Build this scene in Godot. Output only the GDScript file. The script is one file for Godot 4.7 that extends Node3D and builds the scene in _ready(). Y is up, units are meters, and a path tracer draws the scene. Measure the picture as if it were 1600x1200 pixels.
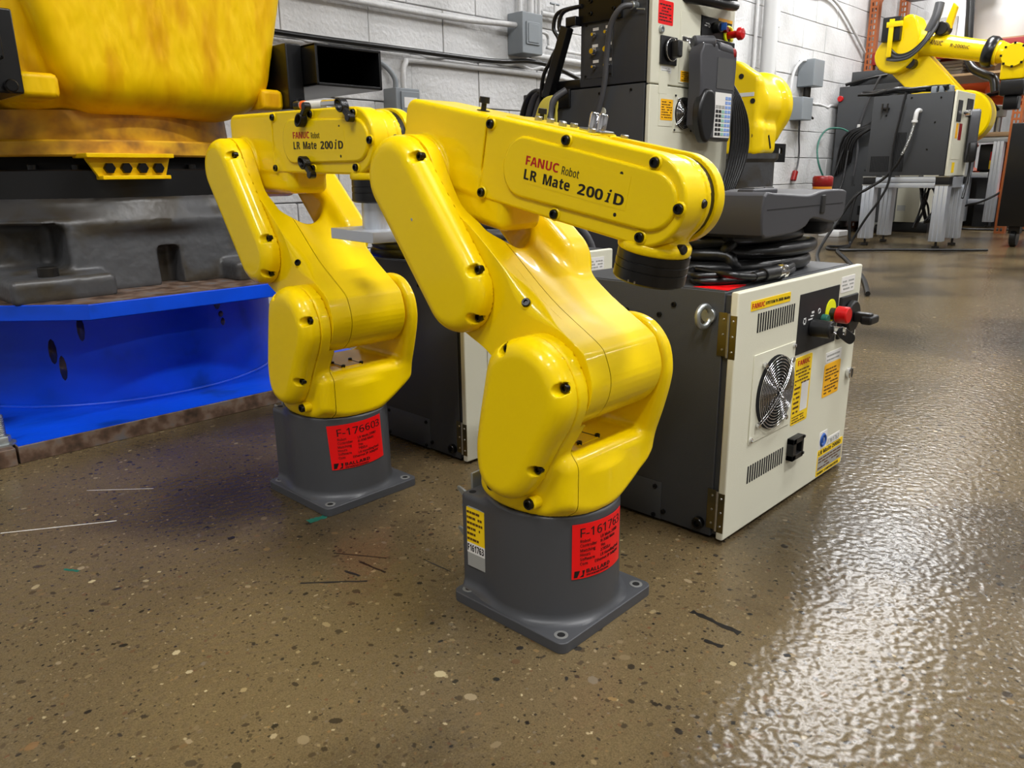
extends Node3D
# Frame: x runs along the white block wall, y is up, z comes away from the wall into the hall. Metres.

const CAM_R := Vector3(0.696449, -0.009891, 0.717538)
const CAM_U := Vector3(0.197179, 0.964086, -0.178094)
const CAM_F := Vector3(0.690007, -0.265517, -0.673388)

func _ready() -> void:
	var cam := Camera3D.new()
	cam.name = "camera"
	cam.transform = Transform3D(Basis(CAM_R, CAM_U, -CAM_F).orthonormalized(), Vector3(0, 0.5536, 0))
	cam.fov = 53.35
	cam.near = 0.05
	cam.far = 100.0
	add_child(cam)
	var env := Environment.new()
	env.background_mode = Environment.BG_COLOR
	env.background_color = Color(0.02, 0.02, 0.022)
	env.tonemap_mode = Environment.TONE_MAPPER_LINEAR
	env.tonemap_exposure = 2.65
	env.sdfgi_enabled = true
	env.ssao_enabled = true
	env.ssil_enabled = true
	var we := WorldEnvironment.new()
	we.name = "world_environment"
	we.environment = env
	add_child(we)
	make_materials()
	# long ceiling fixtures: [x, height, z]
	for p in LAMPS:
		ceiling_lamp(p)
	build_shell()
	build_wall_fittings()
	build_small_robots()
	build_box_controllers()
	build_giant_robot()
	build_tall_controller()
	build_far_hall()
	build_floor_bits()

const LAMP_ENERGY := 1.9
const LAMPS := [
	[-1.8, 3.7, -0.2], [1.6, 3.7, 0.3], [4.8, 3.1, -1.7], [6.9, 3.1, -1.9], [11.0, 3.1, -2.3],
	[-1.6, 3.7, 1.4], [1.6, 3.7, 1.4], [4.8, 3.7, 1.4], [8.0, 3.3, -0.3], [12.2, 3.7, 1.4],
	[-0.5, 3.7, 4.8], [4.0, 3.7, 4.8], [9.0, 3.7, 4.8],
]

# ---------------------------------------------------------------- mesh builder
class B:
	var v := PackedVector3Array()
	var n := PackedVector3Array()
	var uv := PackedVector2Array()
	var x := Transform3D()
	var auv := Vector2.ZERO

	func tri(a: Vector3, b: Vector3, c: Vector3, na: Vector3, nb: Vector3, nc: Vector3) -> void:
		a = x * a; b = x * b; c = x * c
		na = x.basis * na; nb = x.basis * nb; nc = x.basis * nc
		var g := (b - a).cross(c - a)
		if g.length_squared() < 1e-20:
			return
		v.push_back(a); n.push_back(na)
		if g.dot(na + nb + nc) > 0.0:
			v.push_back(c); n.push_back(nc)
			v.push_back(b); n.push_back(nb)
		else:
			v.push_back(b); n.push_back(nb)
			v.push_back(c); n.push_back(nc)

	func quad(a: Vector3, b: Vector3, c: Vector3, d: Vector3, na: Vector3, nb: Vector3, nc: Vector3, nd: Vector3) -> void:
		tri(a, b, c, na, nb, nc)
		tri(a, c, d, na, nc, nd)

	func flat(pts: PackedVector2Array, z: float, nz: float) -> void:
		var t := Geometry2D.triangulate_polygon(pts)
		var nn := Vector3(0, 0, nz)
		for i in range(0, t.size(), 3):
			tri(Vector3(pts[t[i]].x, pts[t[i]].y, z), Vector3(pts[t[i + 1]].x, pts[t[i + 1]].y, z), Vector3(pts[t[i + 2]].x, pts[t[i + 2]].y, z), nn, nn, nn)

	# outline in xy pushed along z, with rounded rims of r0 (at z0) and r1 (at z1)
	func ext(p: PackedVector2Array, z0: float, z1: float, r1 := 0.0, r0 := 0.0, segs := 3, smooth_deg := 38.0, rv = null) -> B:
		var area := 0.0
		var c := p.size()
		for i in c:
			area += p[i].cross(p[(i + 1) % c])
		if area < 0.0:
			p = p.duplicate()
			p.reverse()
		var en := PackedVector2Array()
		for i in c:
			var e := (p[(i + 1) % c] - p[i]).normalized()
			en.push_back(Vector2(e.y, -e.x))
		var mit := PackedVector2Array()
		var na := PackedVector2Array()
		var nb := PackedVector2Array()
		for i in c:
			var a := en[(i + c - 1) % c]
			var b := en[i]
			var s := a + b
			mit.push_back(s / maxf(1.0 + a.dot(b), 0.25))
			if a.dot(b) > cos(deg_to_rad(smooth_deg)):
				na.push_back(s.normalized()); nb.push_back(s.normalized())
			else:
				na.push_back(a); nb.push_back(b)
		var rings := []
		if r0 > 0.0:
			for k in segs + 1:
				var t := PI / 2 * k / segs
				rings.append([r0 * (1.0 - sin(t)), z0 + r0 * (1.0 - cos(t)), -cos(t), sin(t)])
		else:
			rings.append([0.0, z0, 0.0, 1.0])
		if r1 > 0.0:
			for k in segs + 1:
				var t := PI / 2 * k / segs
				rings.append([r1 * (1.0 - cos(t)), z1 - r1 * (1.0 - sin(t)), sin(t), cos(t), true])
		else:
			rings.append([0.0, z1, 0.0, 1.0])
		for k in rings.size() - 1:
			var ra: Array = rings[k]
			var rb: Array = rings[k + 1]
			if not rv and absf(ra[1] - rb[1]) < 1e-7 and absf(ra[0] - rb[0]) < 1e-7:
				continue
			for i in c:
				var j := (i + 1) % c
				var a0 := p[i] - mit[i] * float(ra[0])
				var a1 := p[j] - mit[j] * float(ra[0])
				var b0 := p[i] - mit[i] * float(rb[0])
				var b1 := p[j] - mit[j] * float(rb[0])
				var za0: float = ra[1]
				var za1 := za0
				var zb0: float = rb[1]
				var zb1 := zb0
				if rv and rb.size() > 4:
					var fi: float = rv.call(p[i]) / r1
					var fj: float = rv.call(p[j]) / r1
					b0 = p[i] - mit[i] * float(rb[0]) * fi
					b1 = p[j] - mit[j] * float(rb[0]) * fj
					zb0 = z1 - (z1 - zb0) * fi
					zb1 = z1 - (z1 - zb1) * fj
					if ra.size() > 4:
						a0 = p[i] - mit[i] * float(ra[0]) * fi
						a1 = p[j] - mit[j] * float(ra[0]) * fj
						za0 = z1 - (z1 - za0) * fi
						za1 = z1 - (z1 - za1) * fj
				var m0 := nb[i]
				var m1 := na[j]
				quad(Vector3(a0.x, a0.y, za0), Vector3(a1.x, a1.y, za1), Vector3(b1.x, b1.y, zb1), Vector3(b0.x, b0.y, zb0),
					Vector3(m0.x * ra[3], m0.y * ra[3], ra[2]), Vector3(m1.x * ra[3], m1.y * ra[3], ra[2]), Vector3(m1.x * rb[3], m1.y * rb[3], rb[2]), Vector3(m0.x * rb[3], m0.y * rb[3], rb[2]))
		var q := PackedVector2Array()
		for i in c:
			q.push_back(p[i] - mit[i] * r0)
		flat(q, z0, -1.0)
		q = PackedVector2Array()
		for i in c:
			q.push_back(p[i] - mit[i] * (rv.call(p[i]) if rv else r1))
		flat(q, z1, 1.0)
		return self

	func box(size: Vector3, at: Vector3, r := 0.0) -> B:
		var keep := x
		x = x * Transform3D(Basis(), at)
		if r > 0.0:
			ext(B.rrect(size.x, size.y, r, 2), -size.z / 2, size.z / 2, r, r, 2)
		else:
			ext(B.rect(size.x, size.y), -size.z / 2, size.z / 2)
		x = keep
		return self

	# box whose lower corner is lo and upper corner is hi
	func box2(lo: Vector3, hi: Vector3, r := 0.0) -> B:
		return box(hi - lo, (hi + lo) / 2, r)

	# profile of (radius, height) turned about y
	func lathe(p: Array, segs := 24, smooth_deg := 40.0) -> B:
		var c := p.size()
		var en := PackedVector2Array()
		for i in c - 1:
			var e: Vector2 = (p[i + 1] - p[i]).normalized()
			en.push_back(Vector2(e.y, -e.x))
		for i in c - 1:
			var n0 := en[i]
			var n1 := en[i]
			if i > 0 and en[i - 1].dot(en[i]) > cos(deg_to_rad(smooth_deg)):
				n0 = (en[i - 1] + en[i]).normalized()
			if i < c - 2 and en[i + 1].dot(en[i]) > cos(deg_to_rad(smooth_deg)):
				n1 = (en[i + 1] + en[i]).normalized()
			for k in segs:
				var t0 := TAU * k / segs
				var t1 := TAU * (k + 1) / segs
				var c0 := Vector3(cos(t0), 0, sin(t0))
				var c1 := Vector3(cos(t1), 0, sin(t1))
				var d0 := c0
				var d1 := c1
				if segs <= 6:
					d0 = (c0 + c1).normalized()
					d1 = d0
				quad(c0 * p[i].x + Vector3(0, p[i].y, 0), c1 * p[i].x + Vector3(0, p[i].y, 0), c1 * p[i + 1].x + Vector3(0, p[i + 1].y, 0), c0 * p[i + 1].x + Vector3(0, p[i + 1].y, 0),
					d0 * n0.x + Vector3(0, n0.y, 0), d1 * n0.x + Vector3(0, n0.y, 0), d1 * n1.x + Vector3(0, n1.y, 0), d0 * n1.x + Vector3(0, n1.y, 0))
		return self

	func cyl(a: Vector3, b: Vector3, r: float, segs := 16, bevel := 0.0) -> B:
		var keep := x
		x = x * B.along(a, b)
		var h := (b - a).length()
		if bevel > 0.0:
			lathe([Vector2(0, 0), Vector2(r - bevel, 0), Vector2(r, bevel), Vector2(r, h - bevel), Vector2(r - bevel, h), Vector2(0, h)], segs)
		else:
			lathe([Vector2(0, 0), Vector2(r, 0), Vector2(r, h), Vector2(0, h)], segs)
		x = keep
		return self

	func ball(at: Vector3, r: Vector3, segs := 16) -> B:
		var keep := x
		x = x * Transform3D(Basis.from_scale(r), at)
		var p := []
		for k in segs / 2 + 1:
			var t := -PI / 2 + PI * k / (segs / 2)
			p.append(Vector2(cos(t), sin(t)))
		lathe(p, segs, 60.0)
		x = keep
		return self

	func tube(p: PackedVector3Array, r: float, sides := 8, closed := false) -> B:
		var c := p.size()
		var dirs := PackedVector3Array()
		for i in c:
			var a := p[(i + c - 1) % c] if (closed or i > 0) else p[i]
			var b := p[(i + 1) % c] if (closed or i < c - 1) else p[i]
			dirs.push_back((b - a).normalized())
		var u := dirs[0].cross(Vector3.UP if absf(dirs[0].y) < 0.9 else Vector3.RIGHT).normalized()
		var us := PackedVector3Array([u])
		for i in range(1, c):
			u = (u - dirs[i] * u.dot(dirs[i])).normalized()
			us.push_back(u)
		var last := c if closed else c - 1
		for i in last:
			var j := (i + 1) % c
			var w0 := dirs[i].cross(us[i])
			var uj := us[j]
			if closed and j == 0:
				uj = (us[i] - dirs[0] * us[i].dot(dirs[0])).normalized()
			var w1 := dirs[j].cross(uj)
			for k in sides:
				var t0 := TAU * k / sides
				var t1 := TAU * (k + 1) / sides
				var n00 := us[i] * cos(t0) + w0 * sin(t0)
				var n01 := us[i] * cos(t1) + w0 * sin(t1)
				var n10 := uj * cos(t0) + w1 * sin(t0)
				var n11 := uj * cos(t1) + w1 * sin(t1)
				quad(p[i] + n00 * r, p[i] + n01 * r, p[j] + n11 * r, p[j] + n10 * r, n00, n01, n11, n10)
		if not closed:
			for e in [0, c - 1]:
				var dn: Vector3 = dirs[e] * (-1.0 if e == 0 else 1.0)
				var w := dirs[e].cross(us[e])
				for k in sides:
					var t0 := TAU * k / sides
					var t1 := TAU * (k + 1) / sides
					tri(p[e], p[e] + (us[e] * cos(t0) + w * sin(t0)) * r, p[e] + (us[e] * cos(t1) + w * sin(t1)) * r, dn, dn, dn)
		return self

	func ring(at: Vector3, axis: Vector3, radius: float, r: float, segs := 32, sides := 6) -> B:
		var f := B.along(at, at + axis.normalized())
		var p := PackedVector3Array()
		for k in segs:
			var t := TAU * k / segs
			p.push_back(f * Vector3(cos(t) * radius, 0, sin(t) * radius))
		return tube(p, r, sides, true)

	func mesh() -> ArrayMesh:
		var a := []
		a.resize(Mesh.ARRAY_MAX)
		a[Mesh.ARRAY_VERTEX] = v
		a[Mesh.ARRAY_NORMAL] = n
		if uv.size() == v.size():
			a[Mesh.ARRAY_TEX_UV] = uv
		var m := ArrayMesh.new()
		m.add_surface_from_arrays(Mesh.PRIMITIVE_TRIANGLES, a)
		return m

	# keeps what lies on the positive side of the plane
	func clip(axis: Vector3, d: float) -> B:
		var o := B.new()
		for i in range(0, v.size(), 3):
			var pv := []
			var pn := []
			for k in 3:
				var a := v[i + k]
				var b := v[i + (k + 1) % 3]
				var da := a.dot(axis) - d
				var db := b.dot(axis) - d
				if da >= 0.0:
					pv.append(a); pn.append(n[i + k])
				if (da >= 0.0) != (db >= 0.0):
					var t := da / (da - db)
					pv.append(a.lerp(b, t)); pn.append(n[i + k].lerp(n[i + (k + 1) % 3], t).normalized())
			for k in range(1, pv.size() - 1):
				o.v.append_array(PackedVector3Array([pv[0], pv[k], pv[k + 1]]))
				o.n.append_array(PackedVector3Array([pn[0], pn[k], pn[k + 1]]))
		return o

	static func along(a: Vector3, b: Vector3) -> Transform3D:
		var y := (b - a).normalized()
		var s := Vector3.RIGHT if absf(y.x) < 0.9 else Vector3.BACK
		var z := s.cross(y).normalized()
		return Transform3D(Basis(y.cross(z), y, z), a)

	static func rect(w: float, h: float) -> PackedVector2Array:
		return PackedVector2Array([Vector2(-w / 2, -h / 2), Vector2(w / 2, -h / 2), Vector2(w / 2, h / 2), Vector2(-w / 2, h / 2)])

	static func rrect(w: float, h: float, r: float, segs := 4) -> PackedVector2Array:
		var p := PackedVector2Array()
		for q in 4:
			var c := Vector2((w / 2 - r) * [1, -1, -1, 1][q], (h / 2 - r) * [1, 1, -1, -1][q])
			for k in segs + 1:
				var t := PI / 2 * (q + float(k) / segs)
				p.push_back(c + Vector2(cos(t), sin(t)) * r)
		return p

	static func stadium(a: Vector2, b: Vector2, r: float, segs := 14) -> PackedVector2Array:
		var p := PackedVector2Array()
		var t0 := (b - a).angle() - PI / 2
		for k in segs + 1:
			var t := t0 + PI * k / segs
			p.push_back(b + Vector2(cos(t), sin(t)) * r)
		for k in segs + 1:
			var t := t0 + PI + PI * k / segs
			p.push_back(a + Vector2(cos(t), sin(t)) * r)
		return p

	static func circle(r: float, segs := 24, c := Vector2.ZERO) -> PackedVector2Array:
		var p := PackedVector2Array()
		for k in segs:
			p.push_back(c + Vector2(cos(TAU * k / segs), sin(TAU * k / segs)) * r)
		return p

	# closed smooth curve through the points
	static func smooth2(q: Array, sub := 4) -> PackedVector2Array:
		var p := PackedVector2Array()
		var c := q.size()
		for i in c:
			for k in sub:
				p.push_back(q[i].cubic_interpolate(q[(i + 1) % c], q[(i + c - 1) % c], q[(i + 2) % c], float(k) / sub))
		return p

	# open smooth curve through the points
	static func smooth3(q: Array, sub := 6) -> PackedVector3Array:
		var p := PackedVector3Array()
		var c := q.size()
		for i in c - 1:
			for k in sub:
				p.push_back(q[i].cubic_interpolate(q[i + 1], q[maxi(i - 1, 0)], q[mini(i + 2, c - 1)], float(k) / sub))
		p.push_back(q[c - 1])
		return p

# signed distance to an outline, sampled on a grid
class Outline:
	var lo: Vector2
	var s := 0.002
	var nx: int
	var ny: int
	var g := PackedFloat32Array()

	func _init(p: PackedVector2Array, step := 0.002, pad := 0.03) -> void:
		s = step
		lo = p[0]
		var hi := p[0]
		for q in p:
			lo = lo.min(q); hi = hi.max(q)
		lo -= Vector2(pad, pad); hi += Vector2(pad, pad)
		nx = int(ceil((hi.x - lo.x) / s)) + 1
		ny = int(ceil((hi.y - lo.y) / s)) + 1
		g.resize(nx * ny)
		var c := p.size()
		for j in ny:
			for i in nx:
				var a := lo + Vector2(i, j) * s
				var d := 1e9
				var inside := false
				var e := p[c - 1]
				for f in p:
					var w := f - e
					var t := clampf((a - e).dot(w) / maxf(w.length_squared(), 1e-12), 0.0, 1.0)
					d = minf(d, (a - e - w * t).length_squared())
					if (e.y > a.y) != (f.y > a.y) and a.x < (f.x - e.x) * (a.y - e.y) / (f.y - e.y) + e.x:
						inside = not inside
					e = f
				g[j * nx + i] = -sqrt(d) if inside else sqrt(d)

	func d(x: float, y: float) -> float:
		var u := (x - lo.x) / s
		var w := (y - lo.y) / s
		var cu := clampf(u, 0.0, nx - 1.001)
		var cw := clampf(w, 0.0, ny - 1.001)
		var i := int(cu)
		var j := int(cw)
		var fx := cu - i
		var fy := cw - j
		var k := j * nx + i
		return lerpf(lerpf(g[k], g[k + 1], fx), lerpf(g[k + nx], g[k + nx + 1], fx), fy) + (absf(u - cu) + absf(w - cw)) * s

static func smin(a: float, b: float, k: float) -> float:
	var h := maxf(k - absf(a - b), 0.0) / k
	return minf(a, b) - h * h * k * 0.25

static func smax(a: float, b: float, k: float) -> float:
	var h := maxf(k - absf(a - b), 0.0) / k
	return maxf(a, b) + h * h * k * 0.25

# a 2D distance d pushed along z between z0 and z1, rims rounded by r
static func slab(d: float, z: float, z0: float, z1: float, r: float) -> float:
	var a := d + r
	var b := absf(z - (z0 + z1) / 2) - (z1 - z0) / 2 + r
	return minf(maxf(a, b), 0.0) + Vector2(maxf(a, 0), maxf(b, 0)).length() - r

static func rbox(p: Vector3, lo: Vector3, hi: Vector3, r: float) -> float:
	var q := (p - (lo + hi) / 2).abs() - (hi - lo) / 2 + Vector3(r, r, r)
	return q.max(Vector3.ZERO).length() + minf(maxf(q.x, maxf(q.y, q.z)), 0.0) - r

static func seg2(p: Vector2, a: Vector2, b: Vector2) -> float:
	var w := b - a
	return (p - a - w * clampf((p - a).dot(w) / w.length_squared(), 0.0, 1.0)).length()

static func seg3(p: Vector3, a: Vector3, b: Vector3) -> float:
	var w := b - a
	return (p - a - w * clampf((p - a).dot(w) / w.length_squared(), 0.0, 1.0)).length()

# meshes the zero surface of f by surface nets, one vertex per crossed cell, pulled onto the surface
func surface_of(f: Callable, lo: Vector3, hi: Vector3, c: float) -> B:
	var nx := int(ceil((hi.x - lo.x) / c)) + 2
	var ny := int(ceil((hi.y - lo.y) / c)) + 2
	var nz := int(ceil((hi.z - lo.z) / c)) + 2
	var val := PackedFloat32Array()
	val.resize(nx * ny * nz)
	val.fill(1e9)
	var vert := PackedInt32Array()
	vert.resize(nx * ny * nz)
	vert.fill(-1)
	var stack := []
	for k in range(0, nz, 16):
		for j in range(0, ny, 16):
			for i in range(0, nx, 16):
				stack.append([i, j, k, 16])
	var leaves := []
	while stack:
		var b: Array = stack.pop_back()
		var s: int = b[3]
		if b[0] >= nx - 1 or b[1] >= ny - 1 or b[2] >= nz - 1:
			continue
		var m := lo + Vector3(b[0] + s * 0.5, b[1] + s * 0.5, b[2] + s * 0.5) * c
		if absf(f.call(m)) > s * c * 0.9 + c * 0.5:
			continue
		if s > 4:
			var h := s / 2
			for q in 8:
				stack.append([b[0] + h * (q & 1), b[1] + h * ((q >> 1) & 1), b[2] + h * (q >> 2), h])
			continue
		leaves.append(b)
		for k in range(b[2], mini(b[2] + 5, nz)):
			for j in range(b[1], mini(b[1] + 5, ny)):
				var at: int = (k * ny + j) * nx
				for i in range(b[0], mini(b[0] + 5, nx)):
					if val[at + i] > 1e8:
						val[at + i] = f.call(lo + Vector3(i, j, k) * c)
	var pos := PackedVector3Array()
	var nor := PackedVector3Array()
	var cells := PackedInt32Array()
	var off := [0, 1, nx, nx + 1, nx * ny, nx * ny + 1, nx * ny + nx, nx * ny + nx + 1]
	var edges := [[0, 1], [2, 3], [4, 5], [6, 7], [0, 2], [1, 3], [4, 6], [5, 7], [0, 4], [1, 5], [2, 6], [3, 7]]
	var corner := [Vector3(0, 0, 0), Vector3(1, 0, 0), Vector3(0, 1, 0), Vector3(1, 1, 0), Vector3(0, 0, 1), Vector3(1, 0, 1), Vector3(0, 1, 1), Vector3(1, 1, 1)]
	var e := c * 0.25
	var d8 := PackedFloat32Array()
	d8.resize(8)
	for b in leaves:
		for k in range(b[2], mini(b[2] + 4, nz - 1)):
			for j in range(b[1], mini(b[1] + 4, ny - 1)):
				for i in range(b[0], mini(b[0] + 4, nx - 1)):
					var at: int = (k * ny + j) * nx + i
					var mask := 0
					for q in 8:
						d8[q] = val[at + off[q]]
						if d8[q] < 0.0:
							mask |= 1 << q
					if mask == 0 or mask == 255:
						continue
					var sum := Vector3.ZERO
					var cnt := 0
					for ed in edges:
						var a: float = d8[ed[0]]
						var w: float = d8[ed[1]]
						if (a < 0.0) != (w < 0.0):
							sum += corner[ed[0]].lerp(corner[ed[1]], a / (a - w))
							cnt += 1
					var p := lo + (Vector3(i, j, k) + sum / cnt) * c
					var nn := Vector3.UP
					for it in 2:
						var f0: float = f.call(p)
						nn = Vector3(f.call(p + Vector3(e, 0, 0)) - f0, f.call(p + Vector3(0, e, 0)) - f0, f.call(p + Vector3(0, 0, e)) - f0) / e
						if it == 0:
							p -= nn.normalized() * clampf(f0 / maxf(nn.length(), 0.4), -c * 0.6, c * 0.6)
					vert[at] = pos.size()
					pos.push_back(p)
					nor.push_back(nn.normalized())
					cells.push_back(at)
	var o := B.new()
	var ox := [1, nx, nx * ny]
	for at in cells:
		for ax in 3:
			var s0 := val[at]
			var s1 := val[at + ox[ax]]
			if (s0 < 0.0) == (s1 < 0.0):
				continue
			var u: int = ox[(ax + 1) % 3]
			var w: int = ox[(ax + 2) % 3]
			if at - u - w < 0:
				continue
			var a := vert[at]
			var b := vert[at - u]
			var g := vert[at - u - w]
			var h := vert[at - w]
			if b < 0 or g < 0 or h < 0:
				continue
			o.tri(pos[a], pos[b], pos[g], nor[a], nor[b], nor[g])
			o.tri(pos[a], pos[g], pos[h], nor[a], nor[g], nor[h])
	return o

# ---------------------------------------------------------------- nodes
func put(called: String, shape, m: Material, parent: Node = self) -> MeshInstance3D:
	var o := MeshInstance3D.new()
	o.name = called
	o.mesh = shape.mesh() if shape is B else shape
	o.material_override = m
	parent.add_child(o, true)
	return o

func tag(o: Node, label: String, category: String, group := "", kind := "") -> Node:
	o.set_meta("label", label)
	o.set_meta("category", category)
	if group:
		o.set_meta("group", group)
	if kind:
		o.set_meta("kind", kind)
	return o

func thing(called: String, label: String, category: String, at := Vector3.ZERO, turn := 0.0, group := "") -> Node3D:
	var o := Node3D.new()
	o.name = called
	o.position = at
	o.rotation.y = turn
	add_child(o, true)
	tag(o, label, category, group)
	return o

func struct(called: String, shape, m: Material, parent: Node = self) -> MeshInstance3D:
	var o := put(called, shape, m, parent)
	if parent == self:
		o.set_meta("kind", "structure")
	return o

func node_at(o: Node3D, t: Transform3D) -> Node3D:
	o.transform = t
	return o

# lettering standing on a surface: origin at its lower left, x along the line, y up, z out of the surface; h is the height of a capital
func letters(s: String, h: float, w := 0.0, bold := true, face := "Droid Sans", deep := 0.0004) -> B:
	var t := TextMesh.new()
	var f := SystemFont.new()
	f.font_names = PackedStringArray([face])
	f.font_weight = 700 if bold else 400
	t.font = f
	t.text = s
	t.font_size = 32
	t.pixel_size = h / 0.714 / 32
	t.depth = deep
	t.curve_step = 4.0
	t.horizontal_alignment = HORIZONTAL_ALIGNMENT_LEFT
	t.vertical_alignment = VERTICAL_ALIGNMENT_CENTER
	var a := t.surface_get_arrays(0)
	var pv: PackedVector3Array = a[Mesh.ARRAY_VERTEX]
	var pn: PackedVector3Array = a[Mesh.ARRAY_NORMAL]
	var ix: PackedInt32Array = a[Mesh.ARRAY_INDEX]
	var lo := Vector3(1e9, 1e9, 0)
	var hi := -lo
	for q in pv:
		lo = lo.min(q); hi = hi.max(q)
	var k := w / (hi.x - lo.x) if w > 0.0 else 1.0
	# the base line: TextMesh centres the line box, so measure a capital instead
	var base := lo.y
	for ch in s:
		if ch in "gjpqy,;_Q":
			base = hi.y - h if hi.y - lo.y > h else lo.y
	var o := B.new()
	for i in ix:
		o.v.push_back(Vector3((pv[i].x - lo.x) * k, pv[i].y - base, pv[i].z + deep * 0.5))
		o.n.push_back(pn[i])
	return o

# bends a flat shape (x along the arc, y up, z out) round an upright cylinder
func bend(b: B, r: float, a0: float) -> B:
	for i in b.v.size():
		var t := a0 + b.v[i].x / r
		var q := r + b.v[i].z
		b.v[i] = Vector3(sin(t) * q, b.v[i].y, cos(t) * q)
		var m := b.n[i]
		b.n[i] = Vector3(cos(t) * m.x + sin(t) * m.z, m.y, -sin(t) * m.x + cos(t) * m.z)
	return b

func moved(b: B, t: Transform3D) -> B:
	for i in b.v.size():
		b.v[i] = t * b.v[i]
		b.n[i] = (t.basis * b.n[i]).normalized()
	return b

func joined(list: Array) -> B:
	var o := B.new()
	for b in list:
		o.v.append_array(b.v)
		o.n.append_array(b.n)
	return o

func label_plate(w: float, h: float) -> B:
	return B.new().ext(B.rrect(w, h, minf(w, h) * 0.06, 2), 0.0, 0.0006)

# rows of short printed bars, as small print reads from here
func print_rows(w: float, h: float, rows: int, rng_seed: int) -> B:
	var rng := RandomNumberGenerator.new()
	rng.seed = rng_seed
	var b := B.new()
	for i in rows:
		var x := 0.0
		var y := h - (i + 0.75) * h / rows
		while x < w * 0.9:
			var l := minf(rng.randf_range(0.06, 0.22) * w, w - x)
			if rng.randf() < 0.85:
				b.box2(Vector3(x, y, 0.0006), Vector3(x + l, y + h / rows * 0.42, 0.0009))
			x += l + w * 0.035
	return b

func T(x: float, y: float, z: float, b := Basis()) -> Transform3D:
	return Transform3D(b, Vector3(x, y, z))

# ---------------------------------------------------------------- materials
var M := {}

func mat(called: String, c: Color, rough := 0.5, metal := 0.0) -> StandardMaterial3D:
	var m := StandardMaterial3D.new()
	m.resource_name = called
	m.albedo_color = c
	m.roughness = rough
	m.metallic = metal
	M[called] = m
	return m

func noise_tex(freq: float, size := 256, octaves := 3, normal := 0.0, ramp: Gradient = null, ns := 7) -> NoiseTexture2D:
	var f := FastNoiseLite.new()
	f.noise_type = FastNoiseLite.TYPE_SIMPLEX_SMOOTH
	f.seed = ns
	f.frequency = freq
	f.fractal_octaves = octaves
	var t := NoiseTexture2D.new()
	t.width = size
	t.height = size
	t.seamless = true
	t.noise = f
	if normal > 0.0:
		t.as_normal_map = true
		t.bump_strength = normal
	if ramp:
		t.color_ramp = ramp
	return t

func ramp(stops: Array) -> Gradient:
	var g := Gradient.new()
	g.offsets = PackedFloat32Array(stops.map(func(s): return s[0]))
	g.colors = PackedColorArray(stops.map(func(s): return s[1]))
	return g

func tri_map(m: StandardMaterial3D, scale: float) -> void:
	m.uv1_triplanar = true
	m.uv1_world_triplanar = true
	m.uv1_scale = Vector3(scale, scale, scale)

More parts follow.
